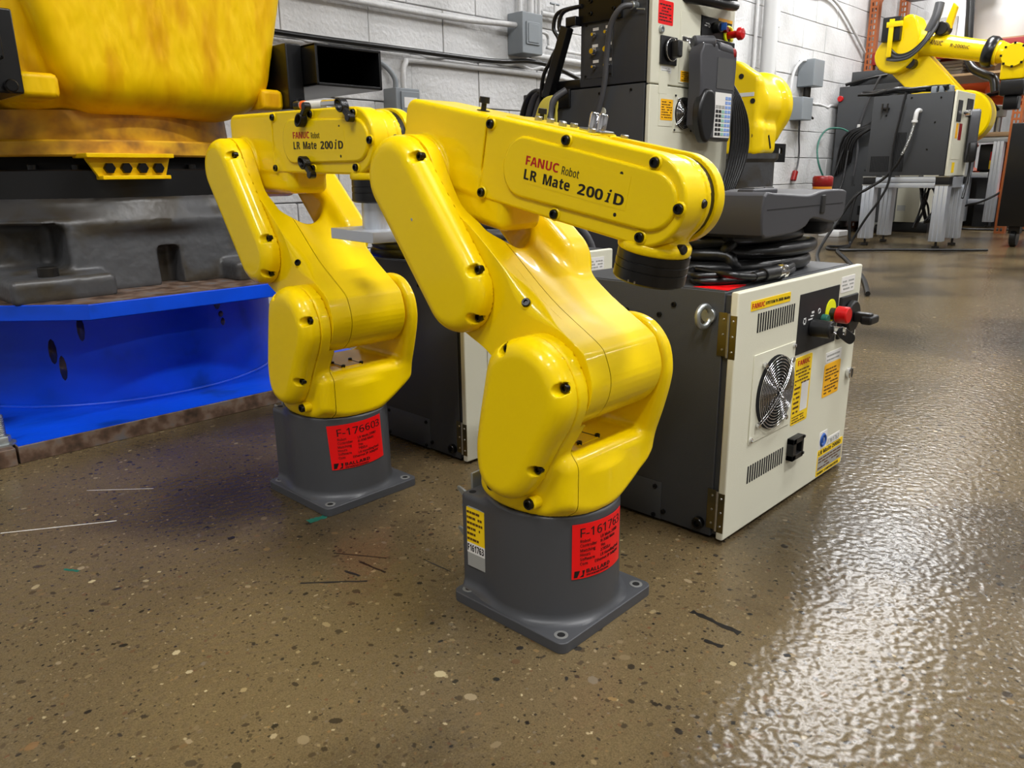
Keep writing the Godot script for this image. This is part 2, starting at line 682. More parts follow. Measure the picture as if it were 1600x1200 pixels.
func make_materials() -> void:
	var peel := noise_tex(0.06, 256, 2, 2.0)
	var y := mat("yellow_paint", Color(0.965, 0.825, 0.0), 0.36)
	y.clearcoat_enabled = true
	y.clearcoat = 0.3
	y.metallic_specular = 0.3
	y.clearcoat_roughness = 0.07
	y.normal_enabled = true
	y.normal_texture = peel
	y.normal_scale = 0.05
	tri_map(y, 16.0)
	var yf := mat("flat_yellow_label", Color(0.98, 0.82, 0.03), 0.5)
	mat("orange_label", Color(0.98, 0.72, 0.05), 0.5)
	# big robot: stained yellow
	var ys := mat("stained_yellow_paint", Color.WHITE, 0.42)
	ys.metallic_specular = 0.3
	ys.albedo_texture = noise_tex(0.012, 512, 4, 0.0, ramp([[0.0, Color(0.80, 0.55, 0.01)], [0.3, Color(0.90, 0.69, 0.0)], [0.5, Color(0.945, 0.765, 0.0)], [1.0, Color(0.95, 0.79, 0.0)]]), 31)
	ys.normal_enabled = true
	ys.normal_texture = noise_tex(0.09, 256, 2, 4.0)
	ys.normal_scale = 0.12
	tri_map(ys, 2.0)
	ys.uv1_scale = Vector3(1.7, 0.45, 1.7)
	var yb := mat("browned_yellow_paint", Color.WHITE, 0.5)
	yb.albedo_texture = noise_tex(0.02, 256, 4, 0.0, ramp([[0.0, Color(0.50, 0.34, 0.12)], [0.4, Color(0.78, 0.56, 0.12)], [0.7, Color(0.89, 0.68, 0.10)], [1.0, Color(0.92, 0.73, 0.12)]]), 12)
	tri_map(yb, 2.5)
	var g := mat("grey_paint", Color(0.27, 0.274, 0.286), 0.42)
	g.normal_enabled = true
	g.normal_texture = peel
	g.normal_scale = 0.08
	tri_map(g, 20.0)
	mat("worn_grey", Color(0.48, 0.48, 0.47), 0.45, 0.2)
	var cast := mat("cast_grey_paint", Color.WHITE, 0.4)
	cast.albedo_texture = noise_tex(0.012, 256, 4, 0.0, ramp([[0.0, Color(0.20, 0.165, 0.11)], [0.38, Color(0.235, 0.215, 0.18)], [0.55, Color(0.27, 0.272, 0.28)], [1.0, Color(0.30, 0.302, 0.31)]]), 5)
	cast.normal_enabled = true
	cast.normal_texture = noise_tex(0.07, 256, 3, 4.0)
	cast.normal_scale = 0.14
	tri_map(cast, 1.6)
	var dk := mat("dark_cabinet_paint", Color(0.240, 0.246, 0.256), 0.5)
	dk.normal_enabled = true
	dk.normal_texture = noise_tex(0.2, 256, 2, 3.0)
	dk.normal_scale = 0.15
	tri_map(dk, 9.0)
	var wh := mat("ivory_paint", Color(0.855, 0.845, 0.765), 0.45)
	wh.normal_enabled = true
	wh.normal_texture = dk.normal_texture
	wh.normal_scale = 0.1
	tri_map(wh, 9.0)
	mat("black_plastic", Color(0.055, 0.055, 0.06), 0.42)
	mat("soft_black", Color(0.07, 0.07, 0.075), 0.6)
	mat("hollow_black", Color(0.012, 0.012, 0.012), 0.9)
	mat("black_paint", Color(0.05, 0.05, 0.055), 0.3)
	mat("black_rubber", Color(0.06, 0.06, 0.065), 0.33)
	mat("grey_rubber", Color(0.30, 0.30, 0.31), 0.4)
	mat("pendant_grey", Color(0.235, 0.235, 0.25), 0.48)
	mat("screen_glass", Color(0.33, 0.33, 0.33), 0.25)
	mat("steel", Color(0.72, 0.72, 0.71), 0.28, 1.0)
	mat("chrome", Color(0.86, 0.86, 0.87), 0.12, 1.0)
	mat("zinc", Color(0.70, 0.72, 0.72), 0.38, 0.9)
	mat("brass", Color(0.50, 0.46, 0.32), 0.36, 1.0)
	mat("dark_steel", Color(0.22, 0.21, 0.20), 0.4, 0.8)
	mat("aluminium", Color(0.80, 0.82, 0.85), 0.34, 0.6)
	mat("black_screw", Color(0.03, 0.03, 0.032), 0.3, 0.3)
	mat("red_label", Color(0.93, 0.03, 0.05), 0.35)
	mat("print_black", Color(0.06, 0.02, 0.02), 0.5)
	mat("print_red", Color(0.72, 0.03, 0.07), 0.5)
	mat("print_brown", Color(0.35, 0.22, 0.03), 0.5)
	mat("red_plastic", Color(0.78, 0.04, 0.05), 0.3)
	mat("dark_red_plastic", Color(0.55, 0.06, 0.06), 0.35)
	mat("lamp_yellow", Color(0.93, 0.95, 0.05), 0.4)
	mat("amber_plastic", Color(0.95, 0.6, 0.15), 0.35)
	mat("white_plastic", Color(0.87, 0.87, 0.86), 0.4)
	mat("paper", Color(0.90, 0.89, 0.87), 0.7)
	mat("blue_print", Color(0.10, 0.30, 0.60), 0.5)
	mat("key_blue", Color(0.50, 0.62, 0.85), 0.5)
	mat("key_green", Color(0.55, 0.75, 0.68), 0.5)
	mat("label_grey", Color(0.66, 0.66, 0.64), 0.45, 0.2)
	mat("wall_box_grey", Color(0.52, 0.545, 0.565), 0.45)
	mat("wire_yellow", Color(0.80, 0.74, 0.28), 0.5)
	mat("wire_green", Color(0.08, 0.36, 0.30), 0.5)
	var bl := mat("blue_paint", Color.WHITE, 0.38)
	bl.albedo_texture = noise_tex(0.01, 256, 4, 0.0, ramp([[0.0, Color(0.0, 0.20, 0.55)], [0.3, Color(0.0, 0.28, 0.82)], [1.0, Color(0.0, 0.31, 0.92)]]), 3)
	bl.normal_enabled = true
	bl.normal_texture = peel
	bl.normal_scale = 0.1
	tri_map(bl, 1.7)
	var ru := mat("rusty_steel", Color.WHITE, 0.55)
	ru.metallic = 0.35
	ru.albedo_texture = noise_tex(0.03, 256, 5, 0.0, ramp([[0.0, Color(0.20, 0.16, 0.13)], [0.4, Color(0.40, 0.31, 0.25)], [0.6, Color(0.50, 0.42, 0.36)], [1.0, Color(0.42, 0.44, 0.48)]]), 9)
	tri_map(ru, 2.5)
	mat("rack_orange", Color(0.62, 0.33, 0.15), 0.5)
	mat("rack_red", Color(0.55, 0.08, 0.08), 0.5)
	mat("robot_orange", Color(0.90, 0.36, 0.12), 0.4)
	mat("plywood", Color(0.66, 0.54, 0.40), 0.6)
	mat("barrel_blue", Color(0.04, 0.18, 0.45), 0.45)
	mat("white_sheet", Color(0.90, 0.90, 0.90), 0.6)
	mat("drum_grey", Color(0.86, 0.85, 0.84), 0.6)
	# white painted block wall
	var wp := mat("white_wall_paint", Color.WHITE, 0.55)
	wp.albedo_texture = noise_tex(0.006, 256, 4, 0.0, ramp([[0.0, Color(0.74, 0.74, 0.738)], [0.5, Color(0.81, 0.81, 0.81)], [1.0, Color(0.84, 0.84, 0.84)]]), 17)
	wp.normal_enabled = true
	wp.normal_texture = noise_tex(0.05, 512, 5, 8.0, null, 23)
	wp.normal_scale = 0.22
	tri_map(wp, 1.3)
	mat("ceiling_white", Color(0.80, 0.80, 0.80), 0.8)
	var l := mat("lamp_glow", Color(0.9, 0.9, 0.9), 0.6)
	l.emission_enabled = true
	l.emission = Color(1.0, 1.0, 1.0)
	l.emission_energy_multiplier = 6.0
	# polished concrete with exposed pebbles
	var fl := mat("polished_concrete", Color.WHITE, 0.24)
	fl.albedo_texture = pebble_texture()
	tri_map(fl, 1.0 / 2.2)
	fl.uv1_triplanar_sharpness = 8.0
	fl.detail_enabled = true
	fl.detail_blend_mode = BaseMaterial3D.BLEND_MODE_MUL
	fl.detail_uv_layer = BaseMaterial3D.DETAIL_UV_2
	fl.uv2_triplanar = true
	fl.uv2_world_triplanar = true
	fl.uv2_scale = Vector3(0.31, 0.31, 0.31)
	fl.detail_albedo = noise_tex(0.008, 512, 5, 0.0, ramp([[0.0, Color(0.56, 0.55, 0.54)], [0.35, Color(0.76, 0.745, 0.72)], [0.55, Color(0.93, 0.91, 0.865)], [1.0, Color(1, 0.985, 0.93)]]), 41)
	fl.normal_enabled = true
	fl.normal_texture = noise_tex(0.13, 1024, 2, 3.0, null, 51)
	fl.normal_scale = 0.14
	fl.metallic_specular = 0.38
	M.floor = fl

func pebble_texture() -> ImageTexture:
	var w := 2048
	var rng := RandomNumberGenerator.new()
	rng.seed = 99
	var data := PackedByteArray()
	data.resize(w * w * 3)
	var base := PackedByteArray()
	base.resize(3 * 4096)
	for i in 4096:
		var k := rng.randf_range(0.86, 1.1)
		base[i * 3] = int(106 * k)
		base[i * 3 + 1] = int(93 * k)
		base[i * 3 + 2] = int(70 * k)
	for y in w:
		var r0 := rng.randi() % 2000
		var row := base.slice(r0 * 3, (r0 + 2048) * 3)
		for k in w * 3:
			data[y * w * 3 + k] = row[k]
	var dark := [Color8(32, 31, 31), Color8(44, 43, 42), Color8(62, 55, 46), Color8(36, 35, 33), Color8(72, 62, 48)]
	var light := [Color8(146, 130, 98), Color8(186, 174, 142), Color8(134, 112, 78), Color8(126, 100, 70), Color8(120, 112, 100), Color8(104, 78, 58), Color8(150, 136, 112)]
	for pass_ in [[70000, 0.5, 1.2], [24000, 1.0, 2.2], [5200, 2.0, 3.8], [900, 3.6, 6.4]]:
		for i in pass_[0]:
			var c: Color = dark[rng.randi() % dark.size()] if rng.randf() < 0.5 else light[rng.randi() % light.size()]
			c = c.lerp(Color8(96, 82, 62), rng.randf() * 0.75)
			var r: float = rng.randf_range(pass_[1], pass_[2])
			var ca := rng.randf() * TAU
			var el := rng.randf_range(0.55, 0.95)
			var cs := cos(ca)
			var sn := sin(ca)
			var cx := rng.randi() % w
			var cy := rng.randi() % w
			var n := int(ceil(r))
			var cr := c.r8
			var cg := c.g8
			var cb := c.b8
			var k1 := rng.randf_range(-0.2, 0.2)
			for dy in range(-n, n + 1):
				var yy := (cy + dy + w) % w
				for dx in range(-n, n + 1):
					var u := (dx * cs + dy * sn) / r
					var q := (-dx * sn + dy * cs) / (r * el)
					if u * u + q * q + k1 * u * q * 3.0 <= 1.0:
						var at := (yy * w + (cx + dx + w) % w) * 3
						data[at] = cr
						data[at + 1] = cg
						data[at + 2] = cb
	var im := Image.create_from_data(w, w, false, Image.FORMAT_RGB8, data)
	return ImageTexture.create_from_image(im)

const WALL_Z := -3.05

func ceiling_lamp(p: Array) -> void:
	var o := thing("ceiling_light", "long white ceiling light fixture over the hall", "light", Vector3(p[0], p[1], p[2]), 0.0, "ceiling lights")
	put("housing", B.new().box2(Vector3(-0.66, 0.012, -0.17), Vector3(0.66, 0.09, 0.17), 0.008), M.ceiling_white, o)
	put("tube_panel", B.new().box2(Vector3(-0.62, 0.0, -0.14), Vector3(0.62, 0.0115, 0.14)), M.lamp_glow, o)
	for s: float in [-0.5, 0.5]:
		put("hanger", B.new().cyl(Vector3(s, 0.09, 0), Vector3(s, 4.3 - float(p[1]), 0), 0.004, 6), M.steel, o)
	var l := AreaLight3D.new()
	l.name = "lamp_light"
	l.area_size = Vector2(1.24, 0.28)
	l.area_normalize_energy = true
	l.light_color = Color(1.0, 1.0, 1.0)
	l.light_energy = LAMP_ENERGY
	l.area_range = 40.0
	l.shadow_enabled = true
	l.rotation.x = -PI / 2
	l.position.y = -0.006
	o.add_child(l)

func build_shell() -> void:
	struct("floor", B.new().box2(Vector3(-5.2, -0.2, -3.4), Vector3(14.6, 0, 8.2)), M.floor)
	struct("ceiling", B.new().box2(Vector3(-5.2, 4.3, -3.4), Vector3(14.6, 4.5, 8.2)), M.ceiling_white)
	struct("wall_left", B.new().box2(Vector3(-5.4, -0.2, -3.4), Vector3(-5.2, 4.5, 8.2)), M.white_wall_paint)
	struct("wall_right", B.new().box2(Vector3(14.6, -0.2, -3.4), Vector3(14.8, 4.5, 8.2)), M.white_wall_paint)
	struct("wall_front", B.new().box2(Vector3(-5.4, -0.2, 8.2), Vector3(14.8, 4.5, 8.4)), M.white_wall_paint)
	var w := struct("wall_back", B.new().box2(Vector3(-5.4, -0.2, -3.4), Vector3(14.8, 4.5, WALL_Z - 0.012)), M.white_wall_paint)
	# blocks laid in running bond; the lower courses stand a little proud
	var rng := RandomNumberGenerator.new()
	rng.seed = 4
	var kinds := []
	for k in 4:
		var p := PackedVector2Array()
		for q in B.rrect(0.4365, 0.2155, 0.006, 2):
			p.push_back(q + Vector2(rng.randf_range(-0.0015, 0.0015), rng.randf_range(-0.0015, 0.0015)))
		kinds.append(B.new().ext(p, -0.03, 0.012, 0.004, 0.0, 2).mesh())
	for j in 13:
		for i in 19:
			var o := put("block", kinds[rng.randi() % 4], M.white_wall_paint, w)
			o.position = Vector3(1.35 + i * 0.44 + (0.22 if j % 2 else 0.0), 0.11 + j * 0.22, WALL_Z - 0.012 + rng.randf_range(-0.002, 0.002) + (0.016 if j < 5 else 0.0))
	# ragged mortar ledge along the top of the proud courses
	var pts := []
	for i in 120:
		pts.append(Vector3(1.2 + i * 0.07, 1.108 + rng.randf_range(-0.012, 0.016), WALL_Z + 0.008 + rng.randf_range(-0.004, 0.006)))
	struct("mortar_ledge", B.new().tube(B.smooth3(pts, 2), 0.012, 7), M.white_wall_paint, w)

func conduit(label: String, pts: Array, r: float, m: Material, called := "conduit", category := "pipe", sub := 5) -> MeshInstance3D:
	var o := put(called, B.new().tube(B.smooth3(pts, sub) if sub > 1 else PackedVector3Array(pts), r, 10), m)
	tag(o, label, category)
	return o

func build_wall_fittings() -> void:
	var z := WALL_Z + 0.03
	conduit("white painted pipe running level along the wall to the left of the breaker box", [Vector3(1.2, 1.29, z), Vector3(2.0, 1.285, z), Vector3(2.6, 1.283, z), Vector3(2.85, 1.287, z + 0.005), Vector3(3.0, 1.292, z + 0.025), Vector3(3.12, 1.296, z + 0.03)], 0.014, M.white_wall_paint)
	var b := thing("breaker_box", "square grey metal breaker box with raised door panel on the white block wall", "electrical box", Vector3(3.195, 1.158, WALL_Z))
	put("body", B.new().box2(Vector3(-0.078, 0, 0), Vector3(0.078, 0.2, 0.11), 0.005), M.wall_box_grey, b)
	put("door", B.new().box2(Vector3(-0.052, 0.045, 0.11), Vector3(0.052, 0.155, 0.116), 0.003), M.wall_box_grey, b)
	put("handle", B.new().box2(Vector3(-0.04, 0.055, 0.116), Vector3(0.04, 0.145, 0.119), 0.002), M.wall_box_grey, b)
	for d in [[-0.035, 0.012, "widest of the painted pipes rising from the top of the breaker box"], [0.045, 0.018, "middle painted pipe rising from the top of the breaker box"], [0.115, 0.010, "thin painted pipe rising from the right of the breaker box top"]]:
		conduit(d[2], [Vector3(3.195 + d[0], 1.35, z + 0.02), Vector3(3.195 + d[0], 2.7, z + 0.02)], d[1], M.white_wall_paint, "conduit", "pipe", 1)
	conduit("thin pipe bending out of the breaker box's right side and along the wall", [Vector3(3.26, 1.285, z + 0.04), Vector3(3.36, 1.285, z + 0.02), Vector3(3.405, 1.27, z), Vector3(3.415, 1.23, z), Vector3(3.47, 1.215, z), Vector3(4.2, 1.21, z), Vector3(5.2, 1.22, z)], 0.009, M.white_wall_paint)
	conduit("white painted pipe under the breaker box running level to the right", [Vector3(3.26, 1.168, z), Vector3(4.2, 1.165, z), Vector3(5.4, 1.17, z)], 0.016, M.white_wall_paint)
	conduit("long black cable hung across the white block wall behind the black square tube", [Vector3(1.3, 1.12, z + 0.03), Vector3(1.8, 1.108, z + 0.03), Vector3(2.3, 1.107, z + 0.03), Vector3(2.94, 1.108, z + 0.03), Vector3(3.2, 1.128, z + 0.04), Vector3(3.4, 1.115, z + 0.05), Vector3(3.62, 1.06, z + 0.07), Vector3(3.95, 0.99, z + 0.1), Vector3(4.4, 0.95, z + 0.1)], 0.012, M.black_rubber, "wall_cable", "cable")
	# the switch box over the second robot and its two bent pipes
	var s := thing("switch_box", "narrow grey switch box with pale labels on the wall behind the second yellow robot", "electrical box", Vector3(2.35, 0.66, WALL_Z))
	put("body", B.new().box2(Vector3(-0.07, 0, 0), Vector3(0.07, 0.275, 0.11), 0.005), M.wall_box_grey, s)
	put("cover", B.new().box2(Vector3(-0.045, 0.02, 0.11), Vector3(0.06, 0.26, 0.118), 0.003), M.wall_box_grey, s)
	put("label", B.new().box2(Vector3(-0.03, 0.19, 0.118), Vector3(0.045, 0.235, 0.119)), M.paper, s)
	put("label", B.new().box2(Vector3(-0.03, 0.06, 0.118), Vector3(0.045, 0.115, 0.119)), M.paper, s)
	put("window", B.new().box2(Vector3(-0.02, 0.135, 0.118), Vector3(0.04, 0.165, 0.12)), M.black_plastic, s)
	conduit("grey pipe curving from the black cable run down into the left of the switch box", [Vector3(2.05, 1.05, z), Vector3(2.2, 1.06, z), Vector3(2.28, 1.03, z + 0.01), Vector3(2.315, 0.98, z + 0.03), Vector3(2.317, 0.93, z + 0.03)], 0.012, M.wall_box_grey)
	conduit("pipe curving up from the switch box and off right under the black cable", [Vector3(2.365, 0.93, z + 0.03), Vector3(2.365, 1.0, z + 0.03), Vector3(2.39, 1.05, z + 0.02), Vector3(2.46, 1.07, z), Vector3(2.9, 1.072, z), Vector3(3.3, 1.072, z), Vector3(3.8, 1.06, z), Vector3(4.4, 1.05, z)], 0.013, M.white_wall_paint)
	# faucet-like valve right of the breaker box
	var v := thing("valve", "small white painted pipe valve on the wall right of the breaker box", "valve", Vector3(3.43, 1.385, z))
	put("pipe", B.new().cyl(Vector3(-0.08, 0, 0), Vector3(0.09, 0, 0), 0.014, 10), M.white_wall_paint, v)
	put("stem", B.new().cyl(Vector3(0.03, 0, 0), Vector3(0.03, 0.06, 0), 0.007, 8), M.white_wall_paint, v)
	put("handle", B.new().cyl(Vector3(-0.005, 0.06, 0), Vector3(0.065, 0.06, 0), 0.006, 8), M.wall_box_grey, v)
	# tall pipes on the wall past the tall cabinet
	conduit("thick grey pipe standing against the wall behind the yellow robot casting", [Vector3(5.88, 0.2, z + 0.05), Vector3(5.88, 3.6, z + 0.05)], 0.058, M.ceiling_white, "conduit", "pipe", 1)
	conduit("thin pipe left of the thick grey pipe on the wall behind the yellow robot casting", [Vector3(5.755, 0.2, z), Vector3(5.755, 3.6, z)], 0.012, M.white_wall_paint, "conduit", "pipe", 1)
	conduit("thin pipe right of the thick grey pipe dropping down the block wall", [Vector3(6.03, 1.62, z + 0.02), Vector3(6.03, 2.2, z + 0.02), Vector3(6.05, 3.6, z + 0.02)], 0.026, M.white_wall_paint, "conduit", "pipe", 1)
	conduit("looped thin white wire hanging under the pipe end on the wall", [Vector3(6.03, 1.62, z), Vector3(6.05, 1.4, z), Vector3(6.11, 1.2, z), Vector3(6.16, 1.02, z), Vector3(6.2, 0.98, z), Vector3(6.19, 1.1, z), Vector3(6.11, 1.35, z), Vector3(6.1, 1.6, z)], 0.006, M.white_wall_paint, "wire", "wire")
	var d := thing("disconnect_box", "upper grey disconnect box with side lever high on the block wall", "electrical box", Vector3(6.68, 1.23, WALL_Z), 0.0)
	put("body", B.new().box2(Vector3(-0.1, 0, 0), Vector3(0.1, 0.21, 0.14), 0.006), M.wall_box_grey, d)
	put("lever", B.new().box2(Vector3(0.1, 0.09, 0.06), Vector3(0.145, 0.15, 0.1), 0.006), M.dark_steel, d)
	put("stub_pipe", B.new().cyl(Vector3(0.0, -0.1, 0.05), Vector3(0.0, 0.0, 0.05), 0.03, 12), M.dark_steel, d)
	conduit("short white flexible pipe arching out of the upper disconnect box", [Vector3(6.6, 1.43, z + 0.03), Vector3(6.52, 1.42, z + 0.02), Vector3(6.45, 1.34, z), Vector3(6.41, 1.22, z), Vector3(6.4, 1.1, z)], 0.012, M.white_wall_paint)
	var e := thing("disconnect_box", "lower grey disconnect box with red tag, a cord hanging below it", "electrical box", Vector3(6.56, 0.96, WALL_Z))
	put("body", B.new().box2(Vector3(-0.1, 0, 0), Vector3(0.1, 0.18, 0.12), 0.006), M.wall_box_grey, e)
	put("tag", B.new().box2(Vector3(0.1, 0.06, 0.06), Vector3(0.13, 0.13, 0.075), 0.003), M.red_plastic, e)
	put("lever", B.new().cyl(Vector3(0.1, 0.05, 0.08), Vector3(0.17, 0.02, 0.1), 0.01, 8), M.black_plastic, e)
	var k := thing("plug_lead", "grey cord with a red tipped plug hanging from the lower disconnect box", "cord", Vector3(6.58, 0.5, z))
	put("cable", B.new().tube(B.smooth3([Vector3(-0.02, 0.46, 0.03), Vector3(0.02, 0.32, 0.02), Vector3(0.07, 0.2, 0.01), Vector3(0.06, 0.1, 0.01), Vector3(0.03, 0.04, 0.01)]), 0.008, 8), M.grey_rubber, k)
	put("plug", B.new().cyl(Vector3(0.03, 0.05, 0.01), Vector3(0.0, -0.03, 0.01), 0.024, 10, 0.004), M.dark_red_plastic, k)
	conduit("thin black cable looping over the upper block wall toward the orange rack upright", [Vector3(5.9, 2.3, z), Vector3(6.6, 1.98, z), Vector3(6.95, 1.98, z), Vector3(7.3, 1.9, z), Vector3(7.9, 1.62, z)], 0.012, M.white_wall_paint, "wall_cable", "cable")

# ---------------------------------------------------------------- the two small yellow robots
# robot frame: x forward, y up, z towards the side with the covers; J2 axis at (0.05, 0.325)
const J2 := Vector3(0.05, 0.325, 0)
const LINK_TURN := 0.8116
const J3_T := 0.331
var link_side: Outline
var cover_side: Outline
var far_cheek: Outline

func cover_points() -> PackedVector2Array:
	return B.smooth2([Vector2(-0.012, 0.350), Vector2(0.006, 0.368), Vector2(0.034, 0.379), Vector2(0.060, 0.376), Vector2(0.084, 0.361), Vector2(0.100, 0.336), Vector2(0.104, 0.310), Vector2(0.096, 0.285), Vector2(0.080, 0.258), Vector2(0.065, 0.230), Vector2(0.052, 0.206), Vector2(0.034, 0.187), Vector2(0.010, 0.179), Vector2(-0.016, 0.185), Vector2(-0.032, 0.204), Vector2(-0.036, 0.236), Vector2(-0.031, 0.270), Vector2(-0.022, 0.312)], 4)

func f_turret(p: Vector3) -> float:
	var r := Vector2(p.x, p.z).length()
	var cheek_n := slab(cover_side.d(p.x, p.y), p.z, 0.052, 0.0828, 0.0025)
	var cheek_f := slab(far_cheek.d(p.x, p.y), p.z, -0.107, -0.0825, 0.009)
	var low := slab(r - 0.0865, p.y - 0.19, -0.0325, 0.025, 0.008)
	var saddle := rbox(p, Vector3(-0.066, 0.13, -0.1), Vector3(0.083, 0.236, 0.075), 0.017)
	var d := smin(smin(saddle, low, 0.012), smin(cheek_n, cheek_f, 0.006), 0.012)
	d = smax(d, (r - (0.0868 + (p.y - 0.158) * 1.05)) * 0.68, 0.006)
	d = maxf(d, 0.158 - p.y)
	var drum := maxf(Vector2(p.x - J2.x, p.y - J2.y).length() - 0.0612, absf(p.z + 0.009) - 0.0735)
	return maxf(d, -drum)

func f_link(p: Vector3) -> float:
	var d := slab(link_side.d(p.x, p.y), p.z, -0.0795, 0.063, 0.004)
	var far := slab(seg2(Vector2(p.x, p.y), Vector2(0.002, J3_T), Vector2(0.008, 0.158)) - 0.047, p.z, -0.1, -0.045, 0.016)
	d = smin(d, far, 0.02)
	var cut := Vector2(p.z, minf(p.y - 0.219, 0.0)).length() - 0.0437
	d = smax(d, -cut, 0.006)
	var back := maxf(maxf(p.x + 0.019, 0.192 - p.y), p.z - 0.0437)
	d = smax(d, -back, 0.014)
	var flute := seg3(p, Vector3(0.066, 0.185, -0.004), Vector3(0.092, 0.055, -0.006)) - 0.037
	return smax(d, -flute, 0.012)

func f_arm(p: Vector3) -> float:
	var q := Vector2(p.x, p.y)
	var long_ := seg2(q, Vector2(0.0, 0.0417), Vector2(0.338, 0.0417)) - 0.0477
	var bx := rbox(Vector3(p.x, p.y, 0), Vector3(-0.047, -0.006, -1), Vector3(0.24, 0.0895, 1), 0.016)
	var d := slab(minf(long_, bx), p.z, -0.0445, 0.0368, 0.006)
	# taken away: the place of the side cover, and the fork that holds the wrist
	d = maxf(d, -maxf(0.1016 - p.x, 0.0112 - p.z))
	var fork := maxf(0.236 + (0.0894 - p.y) * 0.35 - p.x, absf(p.z + 0.0072) - 0.0188)
	d = maxf(d, -fork)
	var belly := rbox(p, Vector3(0.03, -0.040, -0.036), Vector3(0.150, 0.03, 0.0350), 0.013)
	var hub := slab(q.length() - 0.05, p.z, -0.0425, 0.0425, 0.003)
	return smin(smin(d, belly, 0.006), hub, 0.004)

func f_wrist(p: Vector3) -> float:
	var q := p - Vector3(0.338, 0.0417, 0)
	var hub := slab(Vector2(q.x, q.y).length() - 0.0437, p.z, -0.0175, 0.0108, 0.005)
	var rib := slab(Vector2(q.x, q.y).length() - 0.0452, p.z, -0.0175, -0.0085, 0.002)
	var neck := seg3(q, Vector3(0, -0.01, -0.002), Vector3(0, -0.045, -0.002)) - 0.029
	var collar := slab(Vector2(q.x, q.z).length() - 0.0395, q.y, -0.0555, -0.0435, 0.004)
	return smin(minf(hub, rib), smin(neck, collar, 0.012), 0.01)

const COVER_CUPS: Array = [Vector3(0.0155, 0.3630, 0.0975), Vector3(0.0955, 0.331, 0.0935), Vector3(0.0595, 0.2285, 0.0955)]
const BELT_CUPS: Array = [Vector3(0.0435, 0.317, 0.0735), Vector3(0.0160, 0.157, 0.0735), Vector3(-0.0265, 0.1185, 0.0735)]

func cups(d: float, p: Vector3, list: Array) -> float:
	for c: Vector3 in list:
		d = smax(d, -maxf(Vector2(p.x - c.x, p.y - c.y).length() - 0.0068, c.z - p.z), 0.0015)
	return d

func f_cover(p: Vector3) -> float:
	var d := cover_side.d(p.x, p.y)
	d = maxf(slab(d, p.z, 0.06, 0.1135, 0.021), 0.0838 - p.z)
	return cups(d, p, COVER_CUPS)

func f_belt(p: Vector3) -> float:
	var d := seg2(Vector2(p.x, p.y), Vector2(-0.031, 0.164), Vector2(-0.003, J3_T)) - 0.0508
	d = maxf(slab(d, p.z, 0.04, 0.0935, 0.02), 0.0642 - p.z)
	return cups(d, p, BELT_CUPS)

func f_column(p: Vector3) -> float:
	var r := Vector2(p.x, p.z).length()
	var c := slab(r - 0.0868 - (0.158 - p.y) * 0.012, p.y, 0.0, 0.1572, 0.003)
	var rear := rbox(p, Vector3(-0.098, 0.0, -0.074), Vector3(0.0, 0.149 , 0.074), 0.006)
	var d := smin(c, rear, 0.014)
	var foot := rbox(p, Vector3(-0.092, 0.002, -0.092), Vector3(0.092, 0.0142, 0.092), 0.003)
	return smin(d, foot, 0.014)

func bolt_mesh(r: float, h: float) -> ArrayMesh:
	return B.new().lathe([Vector2(0, h * 0.5), Vector2(r * 0.5, h * 0.5), Vector2(r * 0.55, h), Vector2(r * 0.88, h), Vector2(r, h * 0.86), Vector2(r, -h * 0.6)], 14).mesh()

# a cup let into a face: the screw sits in it
func pocket_mesh(r: float) -> ArrayMesh:
	return B.new().lathe([Vector2(r * 0.8, -0.001), Vector2(r * 0.86, 0.0012), Vector2(r * 1.0, 0.0014), Vector2(r * 1.25, 0.0)], 18).mesh()

func aim(at: Vector3, out: Vector3) -> Transform3D:
	return B.along(at, at + out)

